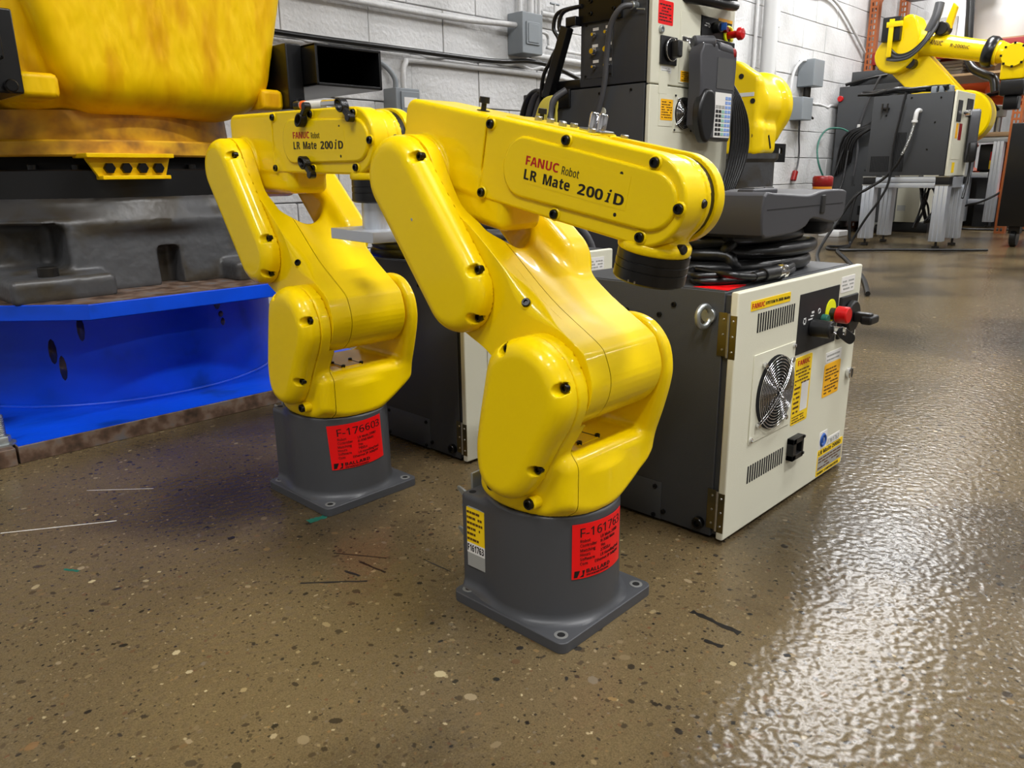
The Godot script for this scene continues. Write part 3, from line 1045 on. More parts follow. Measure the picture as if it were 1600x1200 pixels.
func red_tag(o: Node3D, number: String, hours: String, a0: float, a1: float, y0: float, y1: float, tilt: float) -> void:
	var r := 0.0884
	var w := (a1 - a0) * r
	var h := y1 - y0
	var sheet := B.new()
	for i in 16:
		for j in 2:
			sheet.box2(Vector3(w * i / 16, h * j / 2, 0), Vector3(w * (i + 1) / 16, h * (j + 1) / 2, 0.0004))
	var put_on := func(b: B, x: float, y: float) -> B:
		return bend(moved(b, T(x, y, 0.0004, Basis(Vector3.BACK, tilt))), r, a0)
	var s := put("red_tag", moved(bend(moved(sheet, T(0, 0, 0, Basis(Vector3.BACK, tilt))), r, a0), T(0, y0, 0)), M.red_label, o)
	s.set_meta("label", "bright red sticker with black lettering and number " + number)
	var all := [put_on.call(letters(number, h * 0.15, w * 0.80, false), w * 0.12, h * 0.76)]
	var rows := [["Robot", "LR Mate 200iD"], ["Controller", "R-30iB Mate"], ["Matching", "Yes"], ["Hours", hours], ["Software", "LR HandlingTool"], ["Com", "Ethernet IP Adapter"]]
	for i in 6:
		var y := h * (0.66 - i * 0.083)
		all.append(put_on.call(letters(rows[i][0], h * 0.052, 0.0, false), w * 0.12, y))
		all.append(put_on.call(letters(rows[i][1], h * 0.052, 0.0, false), w * (0.46 if i < 5 else 0.36), y))
	all.append(put_on.call(letters("BALLARD", h * 0.07, w * 0.44, true), w * 0.22, h * 0.09))
	all.append(put_on.call(letters("INTERNATIONAL", h * 0.028, w * 0.42, true), w * 0.22, h * 0.035))
	all.append(put_on.call(B.new().ext(PackedVector2Array([Vector2(0, 0), Vector2(w * 0.05, 0), Vector2(w * 0.09, h * 0.12), Vector2(w * 0.01, h * 0.12)]), 0, 0.0004), w * 0.03, h * 0.03))
	all.append(put_on.call(B.new().ext(PackedVector2Array([Vector2(0, 0), Vector2(w * 0.06, 0), Vector2(w * 0.08, h * 0.12), Vector2(w * 0.04, h * 0.12), Vector2(w * 0.05, h * 0.04)]), 0, 0.0004), w * 0.115, h * 0.03))
	put("lettering", moved(joined(all), T(0, y0, 0)), M.print_black, s)

var robot_shapes := {}

func make_robot_shapes() -> void:
	var S := robot_shapes
	cover_side = Outline.new(cover_points())
	far_cheek = Outline.new(B.smooth2([Vector2(0.05, 0.383), Vector2(0.080, 0.375), Vector2(0.102, 0.351), Vector2(0.109, 0.322), Vector2(0.107, 0.298), Vector2(0.098, 0.262), Vector2(0.087, 0.225), Vector2(0.083, 0.19), Vector2(0.083, 0.12), Vector2(-0.075, 0.12), Vector2(-0.075, 0.17), Vector2(-0.062, 0.22), Vector2(-0.035, 0.28), Vector2(-0.008, 0.325), Vector2(0.002, 0.357), Vector2(0.022, 0.377)], 4))
	var lp := [Vector2(0.0575, 0.0), Vector2(0.0525, 0.026), Vector2(0.0435, 0.07), Vector2(0.0395, 0.11), Vector2(0.037, 0.165), Vector2(0.0335, 0.21), Vector2(0.0275, 0.24), Vector2(0.0285, 0.258), Vector2(0.0365, 0.285), Vector2(0.0465, 0.312)]
	for k in 7:
		var t := deg_to_rad(0.0 + 180.0 * k / 6)
		lp.append(Vector2(-0.002 + cos(t) * 0.0515, J3_T + sin(t) * 0.0515))
	lp.append_array([Vector2(-0.06, 0.29), Vector2(-0.071, 0.23), Vector2(-0.078, 0.178), Vector2(-0.076, 0.147), Vector2(-0.067, 0.118), Vector2(-0.058, 0.09), Vector2(-0.0545, 0.055), Vector2(-0.056, 0.02)])
	for k in 6:
		var t := deg_to_rad(185.0 + 160.0 * k / 5)
		lp.append(Vector2(cos(t) * 0.0575, sin(t) * 0.0575))
	var link_line := B.smooth2(lp, 4)
	link_side = Outline.new(link_line)
	var tur := surface_of(f_turret, Vector3(-0.12, 0.15, -0.125), Vector3(0.13, 0.395, 0.1), 0.0031)
	S.turret = tur.clip(Vector3(0, 0, -1), -0.0535).mesh()
	S.near_cheek = tur.clip(Vector3(0, 0, 1), 0.0545).mesh()
	var ln := surface_of(f_link, Vector3(-0.095, -0.07, -0.115), Vector3(0.075, 0.40, 0.075), 0.0029)
	S.link = ln.clip(Vector3(0, 0, -1), -0.0276).mesh()
	var soft := func(q: Vector2) -> float:
		var w := clampf((q.y - 0.088) / 0.06, -1.0, 1.0)
		return (0.0008 + 0.017 * (1.0 - w * w) * (1.0 - w * w)) if q.x > 0.0 else 0.0008
	var plate := B.new().ext(link_line, 0.0440, 0.0634, 0.0178, 0.0, 5, 38.0, soft)
	S.link_plate = joined([ln.clip(Vector3(0, 0, 1), 0.0286).clip(Vector3(0, 0, -1), -0.0442), plate]).mesh()
	S.arm = surface_of(f_arm, Vector3(-0.065, -0.065, -0.055), Vector3(0.40, 0.1, 0.055), 0.0032).mesh()
	S.wrist = surface_of(f_wrist, Vector3(0.285, -0.03, -0.055), Vector3(0.395, 0.1, 0.055), 0.0034).mesh()
	S.column = surface_of(f_column, Vector3(-0.11, 0.004, -0.11), Vector3(0.11, 0.17, 0.11), 0.0042).mesh()
	S.cover = surface_of(f_cover, Vector3(-0.05, 0.165, 0.078), Vector3(0.12, 0.395, 0.118), 0.0028).mesh()
	S.belt_cover = surface_of(f_belt, Vector3(-0.092, 0.10, 0.060), Vector3(0.058, 0.395, 0.098), 0.0028).mesh()
	# side cover of the forearm: square at the housing, round at the wrist, with a raised field
	var sp := PackedVector2Array([Vector2(0.1028, -0.0062), Vector2(0.22, -0.0062)])
	for k in 19:
		var t := -PI / 2 + PI * k / 18
		sp.push_back(Vector2(0.3385 + cos(t) * 0.0472, 0.0415 + sin(t) * 0.0472))
	sp.push_back(Vector2(0.27, 0.0895)); sp.push_back(Vector2(0.1028, 0.0895))
	S.side_cover = B.new().ext(sp, 0.0118, 0.0372, 0.004, 0.0, 3).mesh()
	var fp := PackedVector2Array()
	for k in 15:
		var t := -PI / 2 + PI * k / 14
		fp.push_back(Vector2(0.3445 + cos(t) * 0.033, 0.0425 + sin(t) * 0.031))
	for k in 15:
		var t := PI / 2 + PI * k / 14
		fp.push_back(Vector2(0.17 + cos(t) * 0.031, 0.0425 + sin(t) * 0.0345))
	S.field = B.new().ext(fp, 0.0365, 0.0412, 0.0045, 0.0, 2).mesh()
	S.bolt = bolt_mesh(0.0052, 0.0046)
	S.bolt_small = bolt_mesh(0.0034, 0.003)
	S.pocket = pocket_mesh(0.0062)
	S.hole_ring = B.new().lathe([Vector2(0.0046, -0.004), Vector2(0.0052, 0.0004), Vector2(0.0085, 0.0004), Vector2(0.0088, 0.0)], 20).mesh()
	S.hole = B.new().lathe([Vector2(0.0, 0.00025), Vector2(0.0047, 0.00025), Vector2(0.0049, 0.0)], 20).mesh()

func bolts_on(o: Node3D, spots: Array, out: Vector3, mesh_: ArrayMesh, m: Material, pocket := true, called := "bolt") -> void:
	for s in spots:
		if pocket:
			node_at(put("screw_pocket", robot_shapes.pocket, M.yellow_paint, o), aim(s, out))
		node_at(put(called, mesh_, m, o), aim(s, out))

func small_robot(label: String, at: Vector3, turn: float, arm_tilt: float, swing := 0.0, lean := 0.0, size := 1.0) -> Node3D:
	var S := robot_shapes
	var o := thing("small_robot", label, "robot", at, turn)
	o.scale = Vector3(size, size, size)
	var up := Transform3D(Basis(Vector3.UP, swing), Vector3.ZERO)
	# grey foot
	var pm := put("base_plate", moved(B.new().ext(B.rrect(0.192, 0.192, 0.011, 5), 0.0, 0.0145, 0.0015, 0.001, 2), Transform3D(Basis(Vector3.RIGHT, -PI / 2), Vector3.ZERO)), M.grey_paint, o)
	for sx: float in [-0.08, 0.08]:
		for sz: float in [-0.08, 0.08]:
			node_at(put("hole_rim", S.hole_ring, M.worn_grey, pm), T(sx, 0.0147, sz))
			node_at(put("bolt_hole", S.hole, M.hollow_black, pm), T(sx, 0.0147, sz))
	var col := put("base_column", S.column, M.grey_paint, o)
	# connector panel at the back
	var cp := put("connector_panel", B.new().box2(Vector3(-0.1015, 0.03, -0.05), Vector3(-0.0975, 0.168, 0.052), 0.0015), M.zinc, o)
	put("connector_block", B.new().box2(Vector3(-0.110, 0.045, -0.035), Vector3(-0.101, 0.135, 0.046), 0.003), M.black_plastic, cp)
	for y: float in [0.068, 0.128]:
		var latch := B.new()
		latch.cyl(Vector3(-0.107, y, 0.048), Vector3(-0.107, y, 0.056), 0.0085, 14, 0.001)
		latch.ext(B.smooth2([Vector2(-0.104, y + 0.006), Vector2(-0.125, y + 0.014), Vector2(-0.127, y + 0.009), Vector2(-0.113, y - 0.002), Vector2(-0.12, y - 0.012), Vector2(-0.115, y - 0.014), Vector2(-0.104, y - 0.008)], 3), 0.049, 0.0525, 0.0006, 0.0006, 1)
		put("latch", latch, M.zinc, cp)
	node_at(put("bolt_hole", S.hole, M.hollow_black, col), T(-0.085, 0.1492, 0.064))
	# turret
	var tu := put("turret", S.turret, M.yellow_paint, o)
	tu.transform = up
	put("near_cheek", S.near_cheek, M.yellow_paint, tu)
	var cv := put("turret_cover", S.cover, M.yellow_paint, o)
	cv.transform = up
	bolts_on(cv, COVER_CUPS, Vector3.BACK, S.bolt, M.black_screw, false)
	put("dimple", B.new().ball(Vector3(0.0, 0.192, 0.1035), Vector3(0.003, 0.004, 0.003), 10), M.dark_steel, cv)
	for s: Vector3 in [Vector3(-0.034, 0.178, 0.055), Vector3(0.038, 0.177, 0.066)]:
		put("stop_boss", B.new().cyl(s + Vector3(0.006, 0.004, -0.03), s + Vector3(0, 0, 0.022), 0.0088, 16, 0.0015), M.yellow_paint, tu)
		node_at(put("stop_bolt", bolt_mesh(0.0066, 0.006), M.black_screw, tu), aim(s + Vector3(0, 0, 0.022), Vector3.BACK))
	var wp := put("warning_plate", B.new().box2(Vector3(0.018, 0.2352, -0.022), Vector3(0.058, 0.2372, 0.02)), M.yellow_paint, tu)
	for q: Vector3 in [Vector3(0.021, 0.2372, -0.019), Vector3(0.055, 0.2372, -0.019), Vector3(0.021, 0.2372, 0.017), Vector3(0.055, 0.2372, 0.017)]:
		node_at(put("bolt", S.bolt_small, M.black_screw, wp), T(q.x, q.y, q.z))
	put("plate_edge", B.new().box2(Vector3(0.024, 0.2370, 0.0155), Vector3(0.052, 0.2376, 0.0175)).box2(Vector3(0.024, 0.2370, -0.0195), Vector3(0.052, 0.2376, -0.0175)), M.print_black, wp)
	# link
	var lk := put("link", S.link, M.yellow_paint, o)
	lk.transform = up * Transform3D(Basis(Vector3.BACK, LINK_TURN + lean), J2)
	var lpn := put("link_plate", S.link_plate, M.yellow_paint, o)
	lpn.transform = lk.transform
	bolts_on(lpn, [Vector3(0.0325, 0.088, 0.0598)], Vector3(0.62, 0.1, 0.78).normalized(), S.bolt, M.black_screw)
	bolts_on(lpn, [Vector3(-0.054, 0.062, 0.0635)], Vector3.BACK, S.bolt, M.black_screw, false)
	var bc := put("belt_cover", S.belt_cover, M.yellow_paint, o)
	bc.transform = lk.transform
	bolts_on(bc, BELT_CUPS, Vector3.BACK, S.bolt, M.black_screw, false)
	bolts_on(lk, [Vector3(0.047, 0.205, -0.078)], Vector3(0.9, 0.1, 0.2).normalized(), S.bolt, M.black_screw)
	# forearm
	var j3 := J2 + Basis(Vector3.BACK, LINK_TURN + lean) * Vector3(0, J3_T, 0)
	var ft := up * Transform3D(Basis(Vector3.BACK, arm_tilt), j3)
	var fa := put("forearm", S.arm, M.yellow_paint, o)
	fa.transform = ft
	var sc := put("forearm_cover", S.side_cover, M.yellow_paint, o)
	sc.transform = ft
	put("raised_field", S.field, M.yellow_paint, sc)
	bolts_on(sc, [Vector3(0.111, 0.0805, 0.0375), Vector3(0.2265, 0.0815, 0.0375), Vector3(0.342, 0.0795, 0.0375), Vector3(0.3795, 0.042, 0.0375), Vector3(0.342, 0.0045, 0.0375), Vector3(0.226, 0.0015, 0.0375), Vector3(0.1095, 0.001, 0.0375)], Vector3.BACK, S.bolt, M.black_screw)
	for q: Vector3 in [Vector3(0.307, 0.062, 0.0412), Vector3(0.308, 0.02, 0.0412)]:
		node_at(put("pin_hole", B.new().lathe([Vector2(0, 0.0002), Vector2(0.0017, 0.0002), Vector2(0.0022, 0.0)], 10), M.dark_steel, sc), aim(q, Vector3.BACK))
	put("name_plate", B.new().box2(Vector3(0.1735, 0.0265, 0.0409), Vector3(0.3195, 0.0615, 0.0415)), M.yellow_paint, sc)
	var red := put("maker_lettering", moved(letters("FANUC", 0.0098, 0.0485, true), T(0.176, 0.0465, 0.0415)), M.print_red, sc)
	red.set_meta("label", "red lettering reading FANUC")
	var thin := put("robot_lettering", moved(letters("Robot", 0.0082, 0.024, false), T(0.2295, 0.0462, 0.0415)), M.print_black, sc)
	thin.set_meta("label", "thin black lettering reading Robot")
	var big := joined([moved(letters("LR", 0.0112, 0.0195, true), T(0.176, 0.0305, 0.0415)), moved(letters("Mate", 0.0112, 0.0385, true), T(0.205, 0.0305, 0.0415)), moved(letters("200", 0.0112, 0.034, true), T(0.255, 0.0305, 0.0415)), moved(letters("i", 0.0122, 0.0052, true, "Droid Serif"), T(0.2925, 0.0305, 0.0415, Basis(Vector3.RIGHT, Vector3(0.22, 1, 0), Vector3.BACK))), moved(letters("D", 0.0112, 0.0125, true), T(0.3035, 0.0305, 0.0415))])
	put("model_lettering", big, M.print_black, sc).set_meta("label", "bold black lettering reading LR Mate 200iD")
	# wrist
	var wr := put("wrist", S.wrist, M.yellow_paint, o)
	wr.transform = ft
	put("seal_ring", moved(B.new().cyl(Vector3.ZERO, Vector3(0, 0, 0.0090), 0.0436, 40), T(0.338, 0.0417, -0.0264)), M.black_paint, wr)
	node_at(put("wrist_plug", B.new().lathe([Vector2(0, 0.002), Vector2(0.0035, 0.002), Vector2(0.005, 0.0), Vector2(0.005, -0.004)], 14), M.dark_steel, wr), aim(Vector3(0.3815, 0.046, -0.005), Vector3(1, 0.05, 0)))
	node_at(put("wrist_plug", B.new().lathe([Vector2(0, 0.002), Vector2(0.004, 0.002), Vector2(0.0055, 0.0), Vector2(0.0055, -0.006)], 14), M.dark_steel, wr), aim(Vector3(0.3765, -0.002, 0.006), Vector3(0.95, 0.25, 0.2)))
	return o

func tool_flange(o: Node3D) -> MeshInstance3D:
	var wr: Node3D = o.get_node("wrist")
	var f := put("tool_flange", moved(B.new().lathe([Vector2(0, -0.0135), Vector2(0.0392, -0.0135), Vector2(0.0392, -0.022), Vector2(0.0386, -0.0224), Vector2(0.0386, -0.0234), Vector2(0.0394, -0.0238), Vector2(0.0394, -0.031), Vector2(0.0386, -0.0314), Vector2(0.0386, -0.0322), Vector2(0.0394, -0.0326), Vector2(0.0394, -0.044), Vector2(0.0375, -0.046), Vector2(0, -0.046)], 40), T(0.338, 0, -0.002)), M.black_paint, o)
	f.transform = wr.transform
	return f

func build_small_robots() -> void:
	make_robot_shapes()
	var a := small_robot("nearer and larger yellow robot arm, red sticker F-161763 on its grey foot", Vector3(0.698, 0, -0.608), -1.5486, deg_to_rad(-11.5))
	red_tag(a, "F-161763", "27850.x", deg_to_rad(54.8), deg_to_rad(112), 0.0735, 0.1465, 0.0)
	var f := tool_flange(a)
	for q in [0.02, 0.028]:
		put("screw_tip", B.new().cyl(Vector3(0.338 + q - 0.02, -0.044, 0.0372), Vector3(0.338 + q - 0.02, -0.0415, 0.0375), 0.001, 6), M.steel, f)
	# rating plate on the flat of the foot
	var rp := put("rating_plate", B.new().box2(Vector3(-0.084, 0.048, 0.0725), Vector3(-0.0515, 0.133, 0.0768)), M.label_grey, a)
	rp.set_meta("label", "yellow, white and silver rating plate")
	put("yellow_field", B.new().box2(Vector3(-0.084, 0.083, 0.0765), Vector3(-0.0515, 0.133, 0.0772)), M.flat_yellow_label, rp)
	put("white_field", B.new().box2(Vector3(-0.084, 0.068, 0.0765), Vector3(-0.0515, 0.083, 0.0772)), M.paper, rp)
	put("serial_lettering", moved(letters("F161763", 0.0095, 0.030, true), T(-0.083, 0.0708, 0.0772)), M.print_black, rp)
	put("small_print", moved(print_rows(0.03, 0.046, 6, 3), T(-0.083, 0.085, 0.0768)), M.print_brown, rp)
	# fittings on top of the forearm
	var fa: Node3D = a.get_node("forearm")
	for q in [[Vector3(0.062, 0.0895, 0.004), 1.0], [Vector3(0.128, 0.0895, -0.03), 0.85]]:
		var k := put("plug_knob", B.new().lathe([Vector2(0, 0.0165), Vector2(0.0062, 0.0165), Vector2(0.0066, 0.0095), Vector2(0.0032, 0.009), Vector2(0.0034, 0.0015), Vector2(0.008, 0.001), Vector2(0.008, -0.001)], 14), M.black_plastic, fa)
		k.transform = T(q[0].x, q[0].y, q[0].z, Basis.from_scale(Vector3(q[1], q[1], q[1])))
	put("top_plate", B.new().box2(Vector3(0.105, 0.0885, -0.038), Vector3(0.236, 0.0907, 0.008), 0.0008), M.yellow_paint, fa)
	for q: Vector3 in [Vector3(0.139, 0.091, -0.012), Vector3(0.156, 0.091, -0.014), Vector3(0.173, 0.091, -0.016), Vector3(0.183, 0.091, -0.005), Vector3(0.189, 0.091, -0.018), Vector3(0.228, 0.091, -0.002), Vector3(0.25, 0.0885, -0.034)]:
		node_at(put("cap_screw", bolt_mesh(0.0046, 0.0045), M.steel, fa), T(q.x, q.y, q.z))
	put("port_plate", B.new().box2(Vector3(0.204, 0.0905, -0.034), Vector3(0.236, 0.0935, -0.008), 0.001), M.steel, fa)
	for x: float in [0.214, 0.226]:
		put("clear_port", B.new().lathe([Vector2(0.0, 0.018), Vector2(0.0042, 0.018), Vector2(0.0055, 0.0155), Vector2(0.0055, 0.0)], 12).ext(B.circle(0.001, 6), 0, 0.0001), M.chrome, fa).transform = T(x, 0.0933, -0.021)
	# scratches of bare paint on the belt cover
	var bc: Node3D = a.get_node("belt_cover")
	put("paint_chip", B.new().box2(Vector3(-0.012, 0.264, 0.0933), Vector3(-0.009, 0.2675, 0.0938), 0.0002), M.label_grey, bc)

	var b := small_robot("farther yellow robot arm, red sticker F-176603 on its grey foot", Vector3(0.7207, 0, -1.1417), -1.5586, deg_to_rad(-1.3), -0.0229, -0.0359, 1.0116)
	red_tag(b, "F-176603", "7950.x", deg_to_rad(46.5), deg_to_rad(112), 0.0655, 0.144, 0.06)
	var g := tool_flange(b)
	put("adapter_post", moved(B.new().cyl(Vector3(0, -0.085, 0), Vector3(0, -0.046, 0), 0.026, 32), T(0.338, 0, -0.002)), M.aluminium, g)
	put("adapter_plate", B.new().box2(Vector3(0.283, -0.101, -0.055), Vector3(0.393, -0.085, 0.05), 0.001), M.aluminium, g)
	# three black straps fixed along the cover, and a taped hose fitting on top
	var sc: Node3D = b.get_node("forearm_cover")
	for q in [[Vector3(0.215, 0.0755, 0.043), 3.9, 0.012], [Vector3(0.329, 0.088, 0.043), 2.45, 0.012], [Vector3(0.217, 0.008, 0.043), 2.45, 0.012]]:
		var c: Vector3 = q[0]
		var loop := PackedVector3Array()
		for k in 20:
			var t := TAU * k / 20
			var rr := 0.0085 * (1.0 + 0.35 * cos(t))
			loop.push_back(Vector3(cos(t) * rr * 1.2, sin(t) * rr * 0.8, 0))
		var st := B.new()
		for w in 5:
			var keep := st.x
			st.x = T(0, 0, w * 0.0022)
			st.tube(loop, 0.0018, 6, true)
			st.x = keep
		st.box2(Vector3(-0.026, -0.004, 0.001), Vector3(-0.007, 0.004, 0.009), 0.0015)
		st.cyl(Vector3(-0.024, 0, 0.0), Vector3(-0.024, 0, 0.011), 0.0062, 14, 0.001)
		var sn := put("black_strap", st, M.black_paint, sc)
		sn.transform = Transform3D(Basis(Vector3.BACK, float(q[1])), c)
	var fb: Node3D = b.get_node("forearm")
	put("hose_fitting", B.new().cyl(Vector3(0.16, 0.098, 0.015), Vector3(0.245, 0.0985, -0.002), 0.006, 12), M.white_plastic, fb)
	put("fitting_cap", B.new().cyl(Vector3(0.148, 0.098, 0.018), Vector3(0.162, 0.098, 0.015), 0.0065, 12, 0.001), M.black_plastic, fb)
	put("orange_collar", B.new().cyl(Vector3(0.163, 0.098, 0.0145), Vector3(0.172, 0.098, 0.0125), 0.0072, 12, 0.001), M.robot_orange, fb)
	put("chrome_end", B.new().cyl(Vector3(0.21, 0.098, 0.005), Vector3(0.25, 0.0985, -0.003), 0.0068, 12, 0.001), M.chrome, fb)
	put("fitting_stand", B.new().box2(Vector3(0.17, 0.088, 0.0), Vector3(0.24, 0.094, 0.018), 0.001), M.steel, fb)

# ---------------------------------------------------------------- the two box controllers
# box frame: lower front left corner of the door; x along the door, y up, z out of the door
const BW := 0.454
const BH := 0.387
const BD := 0.32

func hinge(o: Node3D, x: float, y: float, h: float) -> void:
	var hn := put("hinge", B.new().box2(Vector3(x - 0.0022, y, -0.0295), Vector3(x - 0.0006, y + h, -0.0135), 0.0006).box2(Vector3(x - 0.0024, y - 0.003, -0.0115), Vector3(x - 0.0008, y + h - 0.003, -0.0005), 0.0006), M.brass, o)
	put("hinge_pin", B.new().cyl(Vector3(x - 0.003, y - 0.001, -0.0125), Vector3(x - 0.003, y + h, -0.0125), 0.0022, 10), M.steel, hn)
	var bm := B.new().lathe([Vector2(0, 0.0016), Vector2(0.0013, 0.0014), Vector2(0.0021, 0.0)], 10).mesh()
	for k in 3:
		node_at(put("screw", bm, M.steel, hn), aim(Vector3(x - 0.0022, y + h * (0.15 + 0.35 * k), -0.021), Vector3.LEFT))
		node_at(put("screw", bm, M.steel, hn), aim(Vector3(x - 0.0024, y + h * (0.12 + 0.35 * k), -0.006), Vector3.LEFT))

func eye_bolt(o: Node3D, at: Vector3, s: float) -> void:
	var e := B.new()
	e.ring(at + Vector3(-0.016, 0, 0) * s, Vector3(-0.12, 0, 1), 0.0145 * s, 0.0042 * s, 28, 9)
	e.cyl(at, at + Vector3(-0.006, 0, 0) * s, 0.011 * s, 14, 0.001)
	put("eye_bolt", e, M.zinc, o)

func fan_guard(o: Node3D, c: Vector3, r: float, n: int, wire: float) -> MeshInstance3D:
	put("fan_opening", moved(B.new().cyl(Vector3(0, 0, -0.001), Vector3(0, 0, 0.0012), r * 1.03, 40), T(c.x, c.y, c.z)), M.hollow_black, o)
	var g := B.new()
	for k in n:
		g.ring(c + Vector3(0, 0, 0.005 + 0.003 * (1.0 - float(k) / n)), Vector3.BACK, r * (0.16 + 0.84 * k / (n - 1)), wire, 36, 5)
	for a: float in [0.7, 2.27]:
		var d := Vector3(cos(a), sin(a), 0) * r * 1.16
		for s: float in [-0.003, 0.003]:
			var q := Vector3(-sin(a), cos(a), 0) * s
			g.tube(B.smooth3([c - d + q + Vector3(0, 0, 0.003), c - d * 0.5 + q + Vector3(0, 0, 0.010), c + q + Vector3(0, 0, 0.0115), c + d * 0.5 + q + Vector3(0, 0, 0.010), c + d + q + Vector3(0, 0, 0.003)], 3), wire, 5)
	var gm := put("fan_guard", g, M.chrome, o)
	for a: float in [0.7, 2.27, 0.7 + PI, 2.27 + PI]:
		put("guard_screw", B.new().cyl(c + Vector3(cos(a), sin(a), 0) * r * 1.16, c + Vector3(cos(a), sin(a), 0) * r * 1.16 + Vector3(0, 0, 0.006), 0.0042, 10, 0.001), M.chrome, gm)
	return gm

func vents(o: Node3D, x0: float, x1: float, y0: float, y1: float, n: int, z := 0.0) -> void:
	var m := B.new().box2(Vector3(-0.0019, 0, -0.0005), Vector3(0.0019, y1 - y0, 0.0006)).mesh()
	for k in n:
		node_at(put("vent_slot", m, M.hollow_black, o), T(lerpf(x0, x1, float(k) / (n - 1)), y0, z))

func box_controller(label: String, at: Vector3) -> Node3D:
	var o := thing("robot_controller", label, "controller", at)
	var body := put("body", B.new().box2(Vector3(0, 0.006, -BD), Vector3(BW, BH, -0.0225), 0.0015).box2(Vector3(0.004, 0.01, -0.03), Vector3(BW - 0.004, BH - 0.004, -0.012)), M.dark_cabinet_paint, o)
	for q: Vector3 in [Vector3(0.02, 0, -0.05), Vector3(BW - 0.02, 0, -0.05), Vector3(0.02, 0, -BD + 0.03), Vector3(BW - 0.02, 0, -BD + 0.03)]:
		put("foot", B.new().cyl(q, q + Vector3(0, 0.007, 0), 0.013, 14), M.black_rubber, o)
	put("lid", B.new().box2(Vector3(0.004, BH - 0.0002, -BD + 0.004), Vector3(BW - 0.004, BH + 0.0012, -0.026)), M.dark_cabinet_paint, body)
	var door := put("door", B.new().box2(Vector3(-0.002, 0.005, -0.0125), Vector3(BW + 0.002, BH + 0.002, 0), 0.003), M.ivory_paint, o)
	# side face
	hinge(o, 0, 0.2945, 0.064)
	hinge(o, 0, 0.0205, 0.065)
	eye_bolt(o, Vector3(0, 0.352, -0.045), 1.05)
	var bm := bolt_mesh(0.0042, 0.003)
	for q: Vector2 in [Vector2(0.343, -0.192), Vector2(0.343, -0.131), Vector2(0.361, -0.106), Vector2(0.061, -0.125), Vector2(0.021, -0.108), Vector2(0.011, -0.126), Vector2(0.061, -0.25), Vector2(0.012, -0.25), Vector2(0.343, -0.27)]:
		node_at(put("bolt", bm, M.black_screw, body), aim(Vector3(0, q.x, q.y), Vector3.LEFT))
	node_at(put("socket_bolt", bolt_mesh(0.0095, 0.009), M.black_screw, body), aim(Vector3(0, 0.024, -0.042), Vector3.LEFT))
	put("side_panel", B.new().box2(Vector3(-0.0012, 0.006, -0.3), Vector3(0, 0.07, -0.113), 0.0004), M.dark_cabinet_paint, body)
	# the door: strip, vents, fan
	var strip := put("name_strip", moved(label_plate(0.128, 0.0145), T(0.1, 0.3645, 0)), M.flat_yellow_label, door)
	put("maker_lettering", moved(letters("FANUC", 0.0074, 0.039), T(0.039, 0.3605, 0.0006)), M.print_red, strip)
	put("system_lettering", moved(letters("SYSTEM R-30iB Mate", 0.0046, 0.08), T(0.081, 0.3618, 0.0006)), M.print_black, strip)
	vents(door, 0.062, 0.181, 0.322, 0.351, 16)
	vents(door, 0.066, 0.184, 0.080, 0.109, 16)
	var fp := put("fan_plate", B.new().box2(Vector3(0.057, 0.147, 0), Vector3(0.197, 0.288, 0.0016), 0.0005), M.ivory_paint, door)
	for q: Vector2 in [Vector2(0.191, 0.282), Vector2(0.063, 0.153)]:
		node_at(put("screw", bolt_mesh(0.004, 0.003), M.chrome, fp), aim(Vector3(q.x, q.y, 0.0016), Vector3.BACK))
	fan_guard(door, Vector3(0.131, 0.217, 0.002), 0.058, 11, 0.00085)
	# labels
	var l2 := put("rating_label", moved(label_plate(0.064, 0.117), T(0.237, 0.1985, 0)), M.flat_yellow_label, door)
	put("maker_lettering", moved(letters("FANUC", 0.0085, 0.046), T(0.214, 0.2425, 0.0006)), M.print_red, l2)
	put("small_print", joined([moved(print_rows(0.056, 0.03, 5, 11), T(0.209, 0.208, 0)), moved(print_rows(0.022, 0.05, 6, 12), T(0.209, 0.158, 0)), moved(print_rows(0.05, 0.014, 3, 13), T(0.209, 0.142, 0))]), M.print_brown, l2)
	put("white_field", B.new().box2(Vector3(0.236, 0.16, 0.0005), Vector3(0.264, 0.212, 0.0008)), M.paper, l2)
	var l3 := put("notice_label", moved(label_plate(0.07, 0.061), T(0.362, 0.193, 0)), M.orange_label, door)
	put("small_print", moved(print_rows(0.06, 0.05, 8, 14), T(0.333, 0.1665, 0)), M.print_brown, l3)
	var l4 := put("white_label", moved(label_plate(0.068, 0.019), T(0.362, 0.235, 0)), M.paper, door)
	put("small_print", moved(print_rows(0.06, 0.015, 2, 15), T(0.333, 0.227, 0)), M.label_grey, l4)
	var paper := put("paper_label", moved(label_plate(0.06, 0.028), T(0.393, 0.36, 0)), M.paper, door)
	put("small_print", moved(print_rows(0.05, 0.02, 3, 16), T(0.368, 0.349, 0)), M.label_grey, paper)
	# operator panel
	var pn := put("operator_panel", B.new().box2(Vector3(0.2, 0.263, 0), Vector3(0.356, 0.3625, 0.0014), 0.0004), M.soft_black, door)
	var sym := B.new()
	sym.box2(Vector3(0.217, 0.311, 0.0014), Vector3(0.2275, 0.3135, 0.0017)).box2(Vector3(0.217, 0.3195, 0.0014), Vector3(0.2275, 0.322, 0.0017)).box2(Vector3(0.217, 0.311, 0.0014), Vector3(0.219, 0.322, 0.0017)).box2(Vector3(0.2255, 0.311, 0.0014), Vector3(0.2275, 0.322, 0.0017))
	sym.box2(Vector3(0.236, 0.316, 0.0014), Vector3(0.252, 0.3182, 0.0017)).box2(Vector3(0.244, 0.321, 0.0014), Vector3(0.2555, 0.3232, 0.0017)).box2(Vector3(0.247, 0.326, 0.0014), Vector3(0.2565, 0.3295, 0.0017))
